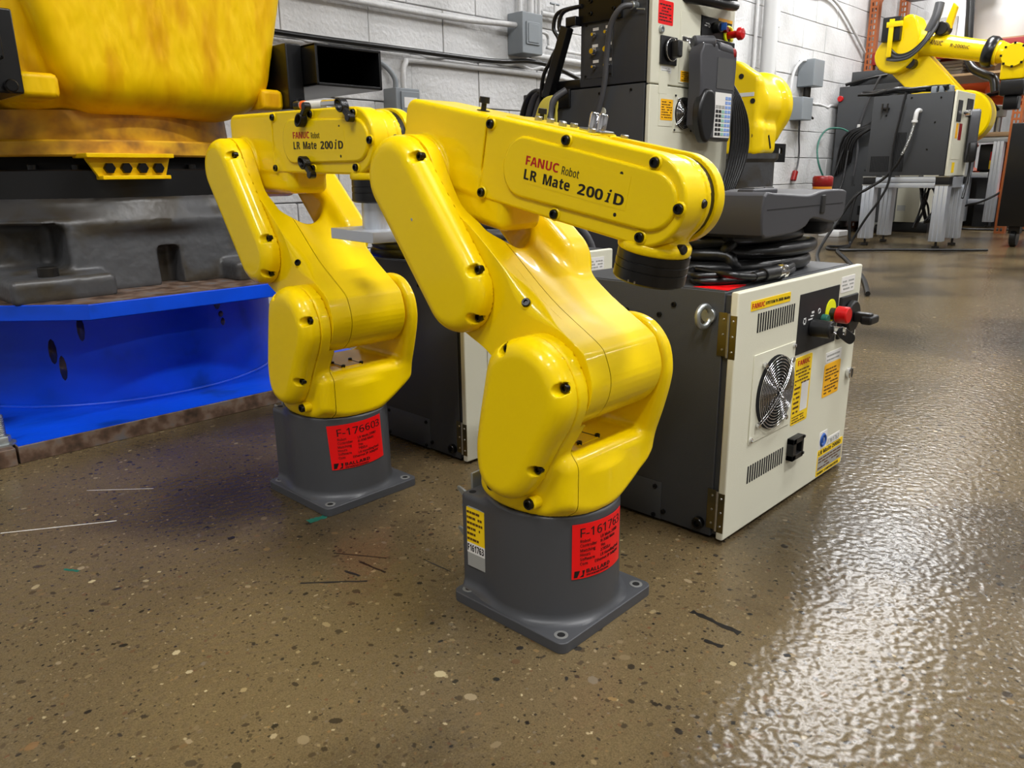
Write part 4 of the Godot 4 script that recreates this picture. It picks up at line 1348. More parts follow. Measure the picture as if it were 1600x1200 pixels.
	sym.ring(Vector3(0.277, 0.3265, 0.0015), Vector3.BACK, 0.0042, 0.0007, 14, 4)
	put("symbols", sym, M.white_plastic, pn)
	var ms := put("mode_switch", B.new().cyl(Vector3(0.252, 0.302, 0.0014), Vector3(0.252, 0.302, 0.036), 0.0145, 24, 0.002), M.black_plastic, pn)
	put("key", B.new().box2(Vector3(0.250, 0.296, 0.036), Vector3(0.254, 0.309, 0.058), 0.001), M.chrome, ms)
	put("key_tag", moved(B.new().ext(B.stadium(Vector2(0, 0), Vector2(0.018, -0.012), 0.009, 8), 0, 0.004, 0.001, 0.001, 1), T(0.252, 0.301, 0.05, Basis(Vector3.UP, -0.5))), M.black_plastic, ms)
	put("start_button", B.new().cyl(Vector3(0.292, 0.311, 0.0014), Vector3(0.292, 0.311, 0.012), 0.0085, 18, 0.001), M.wire_green, pn)
	var es := put("stop_button", B.new().cyl(Vector3(0.326, 0.3155, 0.012), Vector3(0.326, 0.3155, 0.033), 0.0145, 28, 0.002), M.red_plastic, pn)
	put("stop_collar", B.new().cyl(Vector3(0.326, 0.3155, 0.0014), Vector3(0.326, 0.3155, 0.013), 0.0105, 20), M.black_plastic, es)
	put("stop_plate", B.new().cyl(Vector3(0.324, 0.320, 0.0014), Vector3(0.324, 0.320, 0.0024), 0.021, 32), M.lamp_yellow, es)
	# breaker with turned handle
	var br := put("breaker", B.new().box2(Vector3(0.361, 0.264, 0), Vector3(0.436, 0.3395, 0.006), 0.002), M.black_plastic, door)
	put("breaker_dial", B.new().cyl(Vector3(0.399, 0.302, 0.006), Vector3(0.399, 0.302, 0.016), 0.028, 32, 0.002), M.black_plastic, br)
	put("breaker_handle", B.new().box2(Vector3(0.391, 0.293, 0.016), Vector3(0.407, 0.311, 0.046), 0.003).box2(Vector3(0.385, 0.291, 0.03), Vector3(0.425, 0.306, 0.05), 0.004), M.black_plastic, br)
	node_at(put("breaker_screw", bolt_mesh(0.004, 0.002), M.steel, br), aim(Vector3(0.37, 0.272, 0.006), Vector3.BACK))
	var la := put("latch", B.new().cyl(Vector3(0.436, 0.19, 0), Vector3(0.436, 0.19, 0.009), 0.0105, 20, 0.002), M.chrome, door)
	put("latch_slot", B.new().box2(Vector3(0.4345, 0.182, 0.009), Vector3(0.4375, 0.198, 0.0095)), M.hollow_black, la)
	# socket with flip cover
	var us := put("port_frame", B.new().box2(Vector3(0.2, 0.081, 0), Vector3(0.212, 0.12, 0.012), 0.001).box2(Vector3(0.234, 0.081, 0), Vector3(0.241, 0.12, 0.012), 0.001).box2(Vector3(0.2, 0.081, 0), Vector3(0.241, 0.091, 0.012), 0.001).box2(Vector3(0.2, 0.11, 0), Vector3(0.241, 0.12, 0.012), 0.001).box2(Vector3(0.238, 0.083, 0.004), Vector3(0.247, 0.088, 0.012), 0.001).box2(Vector3(0.238, 0.113, 0.004), Vector3(0.247, 0.118, 0.012), 0.001), M.black_plastic, door)
	put("port", B.new().box2(Vector3(0.212, 0.09, 0.0), Vector3(0.235, 0.111, 0.003)), M.hollow_black, us)
	put("port_pin", B.new().box2(Vector3(0.219, 0.094, 0.003), Vector3(0.224, 0.107, 0.005)), M.label_grey, us)
	# lower right labels
	var b1 := put("blue_seal_label", moved(label_plate(0.033, 0.034), T(0.353, 0.078, 0)), M.paper, door)
	var seal := B.new()
	seal.ring(Vector3(0.352, 0.078, 0.0007), Vector3.BACK, 0.0105, 0.0028, 24, 4)
	seal.box2(Vector3(0.348, 0.072, 0.0006), Vector3(0.3555, 0.0795, 0.0012)).ring(Vector3(0.352, 0.0835, 0.0007), Vector3.BACK, 0.003, 0.0012, 10, 4)
	put("seal_print", seal, M.blue_print, b1)
	var l5 := put("serial_label", moved(label_plate(0.056, 0.017), T(0.402, 0.0685, 0)), M.paper, door)
	put("serial_lettering", moved(letters("F161763" if at.z > -0.8 else "F176603", 0.0098, 0.05), T(0.377, 0.0635, 0.0006)), M.label_grey, l5)
	var l6 := put("model_label", moved(label_plate(0.113, 0.052), T(0.392, 0.035, 0)), M.flat_yellow_label, door)
	put("model_lettering", moved(letters("LR Mate 200iD", 0.0075, 0.1), T(0.338, 0.0505, 0.0006)), M.print_black, l6)
	put("grey_field", B.new().box2(Vector3(0.338, 0.019, 0.0005), Vector3(0.447, 0.047, 0.0008)), M.label_grey, l6)
	put("company_lettering", moved(letters("FANUC CORPORATION", 0.0045, 0.095), T(0.34, 0.0115, 0.0006)), M.print_black, l6)
	put("small_print", moved(print_rows(0.1, 0.024, 4, 18), T(0.341, 0.021, 0.0002)), M.print_brown, l6)
	return o

func coil(c: Vector3, rx: float, rz: float, turns: int, dy: float, wob: float, seed_: int, a0 := 0.0) -> Array:
	var rng := RandomNumberGenerator.new()
	rng.seed = seed_
	var p := []
	for t in turns * 10 + 1:
		var a := a0 + TAU * t / 10.0
		var s := 1.0 + rng.randf_range(-wob, wob)
		p.append(c + Vector3(cos(a) * rx * s, dy * t / 10.0 + rng.randf_range(0, wob * 0.04), sin(a) * rz * s))
	return p

func build_box_controllers() -> void:
	var a := box_controller("nearer dark grey box controller with cream door, teach pendant on top", Vector3(0.989, 0, -0.516))
	var red := put("red_tag", B.new().ext(PackedVector2Array([Vector2(0.012, 0.082), Vector2(0.082, 0.034), Vector2(0.075, 0.03), Vector2(0.01, 0.024)]), 0, 0.0006), M.red_label, a)
	red.transform = Transform3D(Basis(Vector3.RIGHT, -PI / 2), Vector3(0, BH + 0.0013, 0))
	box_controller("farther dark grey box controller, half hidden behind the nearer yellow robot arm", Vector3(0.95, 0, -1.05))
	var top := BH + 0.0135
	# thick black cable lying in loops on the near box
	var p := []
	p.append_array(coil(Vector3(1.255, top, -0.668), 0.165, 0.10, 2, 0.002, 0.02, 1, 2.4))
	p.append_array(coil(Vector3(1.27, top + 0.021, -0.668), 0.17, 0.105, 1, 0.006, 0.03, 2, 2.6))
	p.append_array(coil(Vector3(1.25, top + 0.043, -0.672), 0.15, 0.095, 1, 0.005, 0.03, 3, 2.5))
	p.append_array(coil(Vector3(1.25, top + 0.066, -0.672), 0.15, 0.095, 1, 0.003, 0.03, 4, 2.5))
	tag(put("cable_coil", B.new().tube(B.smooth3(p, 4), 0.0115, 10), M.black_rubber), "thick black cable coiled on the nearer box controller under the pendant", "cable")
	var q: Array = []
	for t in 22:
		var an := 0.9 + TAU * t / 14.0
		q.append(Vector3(1.16 + cos(an) * (0.135 + 0.01 * sin(t * 1.7)), BH + 0.008 + 0.0075 * (t / 14), -0.60 + sin(an) * 0.055))
	q.append_array([Vector3(1.03, BH + 0.02, -0.56), Vector3(1.07, BH + 0.014, -0.541), Vector3(1.12, BH + 0.013, -0.54)])
	var c := thing("signal_cable", "thinner black cable with a chrome screw plug at the front of the nearer box top", "cable", Vector3.ZERO)
	put("cable", B.new().tube(B.smooth3(q, 4), 0.0055, 8), M.black_rubber, c)
	var pl := put("plug", B.new().cyl(Vector3(1.105, BH + 0.0135, -0.541), Vector3(1.148, BH + 0.0135, -0.5405), 0.0105, 18, 0.001), M.black_plastic, c)
	put("plug_ring", B.new().cyl(Vector3(1.148, BH + 0.0135, -0.5405), Vector3(1.160, BH + 0.0135, -0.5403), 0.0108, 20, 0.001).cyl(Vector3(1.159, BH + 0.0135, -0.5403), Vector3(1.167, BH + 0.0135, -0.54), 0.0135, 20, 0.001).cyl(Vector3(1.167, BH + 0.0135, -0.54), Vector3(1.173, BH + 0.0135, -0.54), 0.0112, 20, 0.001), M.chrome, pl)
	put("cable_boot", B.new().cyl(Vector3(1.075, BH + 0.0135, -0.5412), Vector3(1.106, BH + 0.0135, -0.541), 0.0075, 14, 0.001), M.black_rubber, pl)
	teach_pendant_lying()
	# white adapter box behind the coil
	var w := thing("power_adapter", "small flat white plastic box with a clear stud behind the black cable coil", "adapter", Vector3(1.48, 0, -0.72))
	put("body", B.new().box2(Vector3(-0.08, 0.385, -0.05), Vector3(0.075, 0.412, 0.05), 0.006), M.white_plastic, w)
	put("stand", B.new().box2(Vector3(-0.05, 0.0, -0.045), Vector3(0.05, 0.385, 0.035), 0.004), M.dark_cabinet_paint, w)
	put("stud", B.new().lathe([Vector2(0, 0.436), Vector2(0.005, 0.434), Vector2(0.004, 0.42), Vector2(0.008, 0.418), Vector2(0.008, 0.411)], 12), M.white_plastic, w).position = Vector3(0.02, 0, 0.0)
	# cables on the farther box
	var r := coil(Vector3(0.995, BH + 0.014, -1.24), 0.085, 0.07, 2, 0.012, 0.03, 6, 0.4)
	r.append_array(coil(Vector3(0.985, BH + 0.055, -1.24), 0.09, 0.065, 2, 0.014, 0.03, 7, 0.4))
	tag(put("cable_coil", B.new().tube(B.smooth3(r, 4), 0.0115, 9), M.black_rubber), "black cable coiled on the left end of the farther box controller", "cable")
	var g := []
	for t in 34:
		var an := 0.5 + TAU * t / 11.0
		g.append(Vector3(1.31 + cos(an) * (0.105 + 0.012 * sin(t * 2.1)), BH + 0.014 + 0.022 * (t / 11) , -1.225 + sin(an) * 0.085))
	tag(put("cable_coil", B.new().tube(B.smooth3(g, 4), 0.0105, 9), M.grey_rubber), "grey cable coiled on the right end of the farther box controller", "cable")
	tag(put("cable", B.new().tube(B.smooth3([Vector3(1.36, 0.47, -1.26), Vector3(1.43, 0.46, -1.24), Vector3(1.5, 0.4, -1.2), Vector3(1.53, 0.28, -1.18), Vector3(1.55, 0.12, -1.15), Vector3(1.6, 0.012, -1.12), Vector3(1.8, 0.012, -1.2)]), 0.0105, 8), M.grey_rubber), "grey cable dropping over the right end of the farther box controller", "cable")

func teach_pendant_lying() -> void:
	# lying on its back across the coil
	var o := thing("teach_pendant", "dark grey teach pendant with a red stop button lying on the black cable coil", "teach pendant", Vector3(1.09, 0.488, -0.585), 0.05)
	var side := B.smooth2([Vector2(0, -0.028), Vector2(0.0, 0.03), Vector2(0.04, 0.033), Vector2(0.12, 0.029), Vector2(0.18, 0.027), Vector2(0.24, 0.033), Vector2(0.34, 0.032), Vector2(0.352, 0.02), Vector2(0.345, -0.012), Vector2(0.30, -0.024), Vector2(0.2, -0.012), Vector2(0.17, -0.024), Vector2(0.12, -0.032), Vector2(0.05, -0.033)], 3)
	put("case", B.new().ext(side, -0.13, 0.045, 0.004, 0.004, 2), M.pendant_grey, o)
	put("case_seam", B.new().box2(Vector3(0.01, 0.0085, 0.044), Vector3(0.335, 0.0097, 0.0455)), M.hollow_black, o)
	put("rear_grip", B.new().box2(Vector3(0.285, -0.045, -0.1), Vector3(0.335, -0.005, 0.036), 0.012), M.pendant_grey, o)
	put("enabling_switch", B.new().box2(Vector3(0.225, -0.006, 0.038), Vector3(0.246, 0.026, 0.0475), 0.003), M.black_plastic, o)
	put("side_rail", B.new().box2(Vector3(0.04, 0.029, -0.02), Vector3(0.13, 0.039, 0.01), 0.004), M.pendant_grey, o)
	put("rail_key", B.new().box2(Vector3(0.048, 0.0385, -0.016), Vector3(0.083, 0.0405, 0.006), 0.001).box2(Vector3(0.088, 0.0385, -0.016), Vector3(0.122, 0.0405, 0.006), 0.001), M.black_plastic, o)
	var e := put("stop_button", B.new().lathe([Vector2(0, 0.058), Vector2(0.015, 0.058), Vector2(0.0175, 0.055), Vector2(0.0175, 0.041), Vector2(0.016, 0.039), Vector2(0.0, 0.039)], 28), M.dark_red_plastic, o)
	e.position = Vector3(0.318, -0.002, 0.012)
	put("stop_collar", B.new().cyl(Vector3(0, 0.034, 0), Vector3(0, 0.0395, 0), 0.0165, 24), M.amber_plastic, e)
	put("cable_gland", B.new().cyl(Vector3(0.345, 0.02, 0.0), Vector3(0.362, 0.021, 0.0), 0.007, 12, 0.001), M.zinc, o)

# ---------------------------------------------------------------- the big stained robot on its blue riser
const GX := 0.743
const GZ := -2.275

func f_giant(p: Vector3) -> float:
	# p relative to the axis; the front face looks to +z
	var lean := clampf((p.y - 0.70) / 0.3, 0.0, 4.0) * 0.075
	var q := Vector3(p.x, p.y, p.z)
	var w := absf(q.x - 0.068) - (0.224 + lean)
	var d := smax(w, absf(q.z) - 0.425, 0.05)
	d = smax(d, 0.688 + maxf(q.z - 0.3, 0.0) * 0.12 - q.y, 0.085)
	d = maxf(d, q.y - 1.75)
	var wing := rbox(q, Vector3(-0.262, 0.70, -0.36), Vector3(0.0, 1.75, 0.33), 0.05)
	return smin(d * 0.85, wing, 0.015)

func f_cast(p: Vector3) -> float:
	# cast foot: an octagonal skirt with a hollow at each bolt ear
	var a := Vector2(absf(p.x), absf(p.z))
	if a.y > a.x:
		a = Vector2(a.y, a.x)
	var top := 0.47 - p.y
	var skirt := maxf(a.x - 0.395 + (p.y - 0.3) * 0.10, (a.x + a.y) * 0.7071 - 0.44)
	var d := slab(skirt, p.y, 0.30, 0.465, 0.012)
	var shoulder := slab(Vector2(p.x, p.z).length() - 0.40 + maxf(p.y - 0.46, 0.0) * 0.4, p.y, 0.44, 0.512, 0.012)
	d = smin(d, shoulder, 0.03)
	# corner hollows with a floor
	var c := Vector3(absf(p.x) - 0.33, p.y - 0.41, absf(p.z) - 0.38)
	d = smax(d, -rbox(c, Vector3(-0.13, -0.055, -0.12), Vector3(0.2, 0.045, 0.2), 0.02), 0.012)
	var ear := rbox(Vector3(absf(p.x), p.y, absf(p.z)), Vector3(0.14, 0.30, 0.2), Vector3(0.345, 0.352, 0.475), 0.012)
	d = smin(d, ear, 0.012)
	# cast pocket in the front skirt
	return smax(d, -rbox(p, Vector3(-0.012, 0.29, 0.33), Vector3(0.042, 0.395, 0.6), 0.012), 0.006)

func build_giant_robot() -> void:
	var base := thing("riser", "bright blue round steel riser with octagonal top plate under the big stained robot", "riser", Vector3(GX, 0, GZ))
	var plate := put("base_plate", B.new().box2(Vector3(-0.402, 0, -0.56), Vector3(0.56, 0.036, 0.56), 0.0015), M.rusty_steel, base)
	put("painted_top", B.new().box2(Vector3(-0.400, 0.0355, -0.557), Vector3(0.557, 0.0372, 0.557)), M.blue_paint, plate)
	put("base_plate", B.new().box2(Vector3(-0.9, 0, -0.56), Vector3(-0.407, 0.036, 0.565), 0.0015), M.rusty_steel, base)
	put("shell", B.new().cyl(Vector3(0, 0.03, 0), Vector3(0, 0.275, 0), 0.412, 64), M.blue_paint, base)
	put("weld_bead", B.new().ring(Vector3(0, 0.039, 0), Vector3.UP, 0.414, 0.006, 64, 6), M.blue_paint, base)
	var oct := PackedVector2Array()
	for k in 8:
		var t := PI / 8 + PI / 4 * k
		oct.push_back(Vector2(cos(t), sin(t)) * 0.615)
	var tp := put("top_plate", moved(B.new().ext(oct, 0.270, 0.303, 0.002, 0.002, 1), Transform3D(Basis(Vector3.RIGHT, -PI / 2), Vector3.ZERO)), M.blue_paint, base)
	var oct2 := PackedVector2Array()
	for q in oct:
		oct2.push_back(q * 0.995)
	put("bare_top", moved(B.new().ext(oct2, 0.3028, 0.3042), Transform3D(Basis(Vector3.RIGHT, -PI / 2), Vector3.ZERO)), M.rusty_steel, tp)
	# torch holes burnt through the shell
	for q in [[0.28, 0.244, 0.010, 0.016], [0.30, 0.215, 0.008, 0.008], [0.31, 0.195, 0.007, 0.010], [-0.50, 0.22, 0.008, 0.03], [-0.66, 0.17, 0.009, 0.03], [-0.62, 0.13, 0.008, 0.03]]:
		var s := B.new().ball(Vector3(0, 0, 0), Vector3(q[2], q[3], 0.0025), 10)
		node_at(put("burnt_mark", s, M.rusty_steel, base), Transform3D(Basis(Vector3.UP, q[0]), Vector3(sin(q[0]) * 0.412, q[1], cos(q[0]) * 0.412)))
	put("cross_bar", B.new().box2(Vector3(-0.55, 0.075, 0.36), Vector3(-0.395, 0.125, 0.42), 0.004), M.wire_green, base)
	# anchor bolt in the corner
	var ab := thing("anchor_bolt", "zinc anchor bolt with nut and washer in the corner of the blue riser", "bolt", Vector3(0.325, 0.036, -1.755))
	put("thread", B.new().cyl(Vector3(0, 0, 0), Vector3(0, 0.062, 0), 0.0085, 14, 0.001), M.zinc, ab)
	var tr := B.new()
	for k in 10:
		tr.ring(Vector3(0, 0.022 + k * 0.004, 0), Vector3.UP, 0.0085, 0.0012, 14, 4)
	put("thread_ridge", tr, M.steel, ab)
	put("nut", B.new().lathe([Vector2(0.0, 0.018), Vector2(0.015, 0.018), Vector2(0.016, 0.016), Vector2(0.016, 0.004), Vector2(0.0, 0.004)], 6), M.zinc, ab)
	put("washer", B.new().cyl(Vector3(0, 0.0, 0), Vector3(0, 0.004, 0), 0.024, 20), M.zinc, ab)

	var o := thing("industrial_robot", "huge stained yellow robot on a dark cast foot, cut off by the picture top", "robot", Vector3(GX, 0, GZ))
	put("cast_foot", surface_of(f_cast, Vector3(-0.5, 0.285, -0.5), Vector3(0.5, 0.53, 0.5), 0.009), M.cast_grey_paint, o)
	put("seal_ring", B.new().cyl(Vector3(0, 0.505, 0), Vector3(0, 0.572, 0), 0.376, 64, 0.003), M.black_paint, o)
	put("gap_ring", B.new().cyl(Vector3(0, 0.57, 0), Vector3(0, 0.602, 0), 0.345, 64), M.hollow_black, o)
	var rb := bolt_mesh(0.011, 0.010)
	for k in 26:
		var t := TAU * k / 26 + 0.05
		node_at(put("ring_bolt", rb, M.black_screw, o), T(cos(t) * 0.361, 0.573, sin(t) * 0.361))
	put("flange_ring", B.new().lathe([Vector2(0, 0.600), Vector2(0.371, 0.600), Vector2(0.375, 0.604), Vector2(0.375, 0.632), Vector2(0.371, 0.636), Vector2(0, 0.636)], 72), M.browned_yellow_paint, o)
	put("upper_ring", B.new().lathe([Vector2(0, 0.634), Vector2(0.343, 0.634), Vector2(0.345, 0.64), Vector2(0.340, 0.70), Vector2(0, 0.70)], 72), M.browned_yellow_paint, o)
	put("turret", surface_of(f_giant, Vector3(-0.42, 0.64, -0.48), Vector3(0.62, 1.8, 0.48), 0.013), M.stained_yellow_paint, o)
	# stop bracket with hex bolts under the flange
	var sb := put("stop_bracket", B.new().ext(PackedVector2Array([Vector2(-0.02, 0.0), Vector2(0.17, 0.0), Vector2(0.155, -0.05), Vector2(0.008, -0.05)]), 0.0, 0.012, 0.002, 0.002, 1).box2(Vector3(0.008, -0.053, -0.01), Vector3(0.158, -0.044, 0.035), 0.002).box2(Vector3(-0.02, -0.006, -0.06), Vector3(0.17, 0.004, 0.035), 0.002), M.stained_yellow_paint, o)
	sb.position = Vector3(-0.125, 0.602, 0.375)
	for k in 4:
		node_at(put("hex_bolt", B.new().lathe([Vector2(0, 0.011), Vector2(0.0115, 0.011), Vector2(0.0125, 0.009), Vector2(0.0125, 0.0)], 6), M.black_screw, sb), aim(Vector3(0.03 + k * 0.036, -0.028, 0.012), Vector3.BACK))
	# foot bolts
	for sx: float in [-1, 1]:
		for sz: float in [-1, 1]:
			put("foot_bolt", B.new().cyl(Vector3(0.262 * sx, 0.35, 0.432 * sz), Vector3(0.262 * sx, 0.372, 0.432 * sz), 0.02, 20, 0.002), M.dark_steel, o)
	# square tubes for a lift truck, one on each flank
	for q in [[0.375, "right"], [-0.497, "left"]]:
		var x: float = q[0]
		var tube := B.new()
		for e in [[Vector3(0, 0, 0), Vector3(0.008, 0.098, 0)], [Vector3(0.192, 0, 0), Vector3(0.2, 0.098, 0)], [Vector3(0, 0, 0), Vector3(0.2, 0.008, 0)], [Vector3(0, 0.090, 0), Vector3(0.2, 0.098, 0)]]:
			tube.box2(Vector3(x, 0.770, -0.45) + e[0], Vector3(x, 0.770, 0.52) + e[1], 0.0025)
		put("lift_tube", tube, M.black_paint, o)
		put("tube_stop", B.new().box2(Vector3(x + 0.008, 0.778, -0.1), Vector3(x + 0.192, 0.86, -0.08)), M.hollow_black, o)
		var bx: float = x - 0.045 if x > 0.0 else x + 0.196
		put("lift_bracket", B.new().box2(Vector3(bx, 0.715, 0.12), Vector3(bx + 0.045, 0.87, 0.46), 0.004), M.black_paint, o)
		put("bracket_bolt", B.new().cyl(Vector3(bx + 0.02, 0.728, 0.45), Vector3(bx + 0.02, 0.728, 0.478), 0.012, 12, 0.002), M.black_screw, o)
		put("lug", B.new().box2(Vector3(bx - 0.06 if x > 0.0 else bx + 0.043, 0.712, 0.18), Vector3(bx + 0.002 if x > 0.0 else bx + 0.12, 0.762, 0.432), 0.012), M.stained_yellow_paint, o)

# ---------------------------------------------------------------- the tall two-part controller by the wall
func build_tall_controller() -> void:
	var o := thing("tall_controller", "tall grey and cream two-part controller with six side connectors and a hanging pendant", "controller", Vector3(2.186, 0, -1.5))
	var up := put("upper_cabinet", B.new().box2(Vector3(0, 0.836, -0.29), Vector3(0.51, 1.30, -0.022), 0.003), M.dark_cabinet_paint, o)
	put("lower_cabinet", B.new().box2(Vector3(0, 0.01, -0.56), Vector3(0.51, 0.832, -0.022), 0.003), M.dark_cabinet_paint, o)
	var ud := put("upper_door", B.new().box2(Vector3(-0.002, 0.829, -0.016), Vector3(0.512, 1.30, 0), 0.004), M.ivory_paint, o)
	var ld := put("lower_door", B.new().box2(Vector3(-0.002, 0.015, -0.016), Vector3(0.512, 0.826, 0), 0.004), M.ivory_paint, o)
	put("door_tab", B.new().box2(Vector3(0.045, 0.80, -0.001), Vector3(0.095, 0.87, 0.0015), 0.0006), M.ivory_paint, ud)
	put("hatch", B.new().box2(Vector3(0.158, 0.840, 0), Vector3(0.288, 1.062, 0.002), 0.0008), M.ivory_paint, ud)
	var rl := put("red_label", moved(label_plate(0.085, 0.07), T(0.071, 1.043, 0)), M.red_label, ud)
	put("small_print", moved(print_rows(0.07, 0.055, 6, 21), T(0.035, 1.015, 0)), M.print_black, rl)
	node_at(put("latch", bolt_mesh(0.012, 0.008), M.zinc, ud), aim(Vector3(0.046, 0.992, 0), Vector3.BACK))
	var sw := put("main_switch", B.new().box2(Vector3(0.043, 0.889, 0), Vector3(0.136, 0.975, 0.008), 0.003), M.black_plastic, ud)
	put("switch_dial", B.new().cyl(Vector3(0.09, 0.934, 0.008), Vector3(0.09, 0.934, 0.018), 0.034, 30, 0.003), M.black_plastic, sw)
	put("switch_handle", B.new().box2(Vector3(0.078, 0.908, 0.018), Vector3(0.104, 0.96, 0.05), 0.006), M.black_plastic, sw)
	put("switch_ring", B.new().ring(Vector3(0.09, 0.934, 0.019), Vector3.BACK, 0.034, 0.0016, 30, 5), M.chrome, sw)
	var lp := put("white_label", moved(label_plate(0.06, 0.02), T(0.085, 0.875, 0)), M.white_plastic, ud)
	put("small_print", moved(print_rows(0.05, 0.014, 2, 27), T(0.06, 0.868, 0)), M.label_grey, lp)
	var kn := put("door_knob", B.new().cyl(Vector3(0.225, 0.957, 0), Vector3(0.225, 0.957, 0.03), 0.021, 22, 0.003).cyl(Vector3(0.225, 0.957, 0.03), Vector3(0.235, 0.957, 0.05), 0.027, 22, 0.003), M.chrome, ud)
	put("knob_strap", B.new().box2(Vector3(0.17, 0.972, 0.002), Vector3(0.235, 0.985, 0.004), 0.0008), M.chrome, kn)
	var ol := put("orange_label", moved(label_plate(0.075, 0.034), T(0.207, 0.862, 0.002)), M.orange_label, ud)
	put("small_print", moved(print_rows(0.065, 0.03, 5, 22), T(0.175, 0.847, 0.002)), M.print_brown, ol)
	var op := put("operator_panel", B.new().box2(Vector3(0.28, 0.99, 0), Vector3(0.49, 1.063, 0.002), 0.0006), M.soft_black, ud)
	put("panel_strip", B.new().box2(Vector3(0.395, 1.058, 0.002), Vector3(0.49, 1.068, 0.003)), M.orange_label, op)
	put("symbols", B.new().box2(Vector3(0.305, 1.032, 0.002), Vector3(0.322, 1.036, 0.0024)).box2(Vector3(0.312, 1.04, 0.002), Vector3(0.335, 1.043, 0.0024)).ring(Vector3(0.335, 1.035, 0.002), Vector3.BACK, 0.005, 0.001, 12, 4), M.white_plastic, op)
	put("mode_switch", B.new().cyl(Vector3(0.368, 1.032, 0.002), Vector3(0.368, 1.032, 0.03), 0.018, 20, 0.002), M.black_plastic, op)
	put("key", B.new().box2(Vector3(0.3655, 1.02, 0.03), Vector3(0.3705, 1.044, 0.05), 0.001), M.blue_print, op)
	put("green_button", B.new().cyl(Vector3(0.405, 1.033, 0.002), Vector3(0.405, 1.033, 0.014), 0.01, 16, 0.001), M.wire_green, op)
	put("red_button", B.new().cyl(Vector3(0.433, 1.033, 0.002), Vector3(0.433, 1.033, 0.018), 0.01, 16, 0.001), M.dark_red_plastic, op)
	var es := put("stop_button", B.new().lathe([Vector2(0, 0.062), Vector2(0.017, 0.060), Vector2(0.021, 0.054), Vector2(0.021, 0.044), Vector2(0.012, 0.036), Vector2(0.012, 0.0)], 24), M.red_plastic, op)
	es.transform = aim(Vector3(0.462, 1.018, 0.002), Vector3.BACK)
	put("stop_ring", B.new().ring(Vector3(0, 0.004, 0), Vector3.UP, 0.026, 0.006, 28, 6), M.lamp_yellow, es)
	put("panel_shelf", B.new().box2(Vector3(0.285, 0.968, 0), Vector3(0.47, 0.992, 0.03), 0.004), M.black_plastic, op)
	# lower door
	var yp := put("label_plate", B.new().box2(Vector3(0.05, 0.70, 0), Vector3(0.135, 0.80, 0.0012), 0.0004), M.ivory_paint, ld)
	var yl := put("orange_label", moved(label_plate(0.072, 0.066), T(0.096, 0.752, 0.0012)), M.orange_label, yp)
	put("small_print", moved(print_rows(0.06, 0.056, 7, 23), T(0.066, 0.724, 0.0012)), M.print_brown, yl)
	var fp := put("fan_plate", B.new().box2(Vector3(0.138, 0.684, 0), Vector3(0.256, 0.805, 0.002), 0.0006), M.ivory_paint, ld)
	for q: Vector2 in [Vector2(0.145, 0.799), Vector2(0.249, 0.799), Vector2(0.145, 0.690), Vector2(0.249, 0.690)]:
		node_at(put("screw", bolt_mesh(0.0035, 0.003), M.black_screw, fp), aim(Vector3(q.x, q.y, 0.002), Vector3.BACK))
	fan_guard(ld, Vector3(0.197, 0.745, 0.003), 0.05, 10, 0.0011)
	for q: Vector2 in [Vector2(0.44, 0.676), Vector2(0.497, 0.676)]:
		node_at(put("bolt", bolt_mesh(0.005, 0.003), M.black_screw, ld), aim(Vector3(q.x, q.y, 0.0), Vector3.BACK))
	# the side with the connectors
	var cpl := put("connector_plate", B.new().box2(Vector3(-0.002, 0.862, -0.272), Vector3(0, 1.038, -0.152), 0.0006), M.dark_cabinet_paint, up)
	for q in [[0.996, -0.224, 0.006], [0.998, -0.171, 0.006], [0.945, -0.226, 0.0095], [0.946, -0.17, 0.0095], [0.896, -0.222, 0.005], [0.897, -0.168, 0.0075]]:
		var cn := put("connector", B.new().cyl(Vector3(-0.002, q[0], q[1]), Vector3(-0.012, q[0], q[1]), q[2] * 1.35, 6, 0.001).cyl(Vector3(-0.012, q[0], q[1]), Vector3(-0.024, q[0], q[1]), q[2], 16, 0.001), M.chrome, up)
		put("tag", B.new().box2(Vector3(-0.0026, q[0] + 0.0135, float(q[1]) - 0.012), Vector3(-0.002, q[0] + 0.0225, float(q[1]) + 0.012)), M.paper, cn)
	for q: Vector2 in [Vector2(1.03, -0.264), Vector2(1.03, -0.16), Vector2(0.87, -0.264), Vector2(0.87, -0.16)]:
		node_at(put("bolt", bolt_mesh(0.004, 0.003), M.black_screw, cpl), aim(Vector3(-0.002, q.x, q.y), Vector3.LEFT))
	put("head_plate", B.new().box2(Vector3(-0.012, 1.035, -0.292), Vector3(0.0, 1.30, -0.115), 0.002), M.black_paint, up)
	for q: Vector2 in [Vector2(1.062, -0.24), Vector2(1.065, -0.145), Vector2(1.10, -0.24)]:
		node_at(put("bolt", bolt_mesh(0.007, 0.006), M.black_screw, up), aim(Vector3(-0.012, q.x, q.y), Vector3.LEFT))
	for q: Vector2 in [Vector2(0.812, -0.205), Vector2(0.815, -0.075)]:
		node_at(put("bolt", bolt_mesh(0.0045, 0.003), M.black_screw, up), aim(Vector3(0, q.x, q.y), Vector3.LEFT))
	put("hole_cap", B.new().cyl(Vector3(0, 0.752, -0.19), Vector3(-0.002, 0.752, -0.19), 0.0145, 20), M.ivory_paint, o)
	put("gland", B.new().cyl(Vector3(0, 1.062, -0.062), Vector3(-0.025, 1.062, -0.066), 0.013, 14, 0.002).cyl(Vector3(-0.018, 1.075, -0.05), Vector3(-0.018, 1.075, -0.02), 0.003, 8).cyl(Vector3(-0.018, 1.05, -0.05), Vector3(-0.018, 1.045, -0.02), 0.003, 8), M.zinc, o)
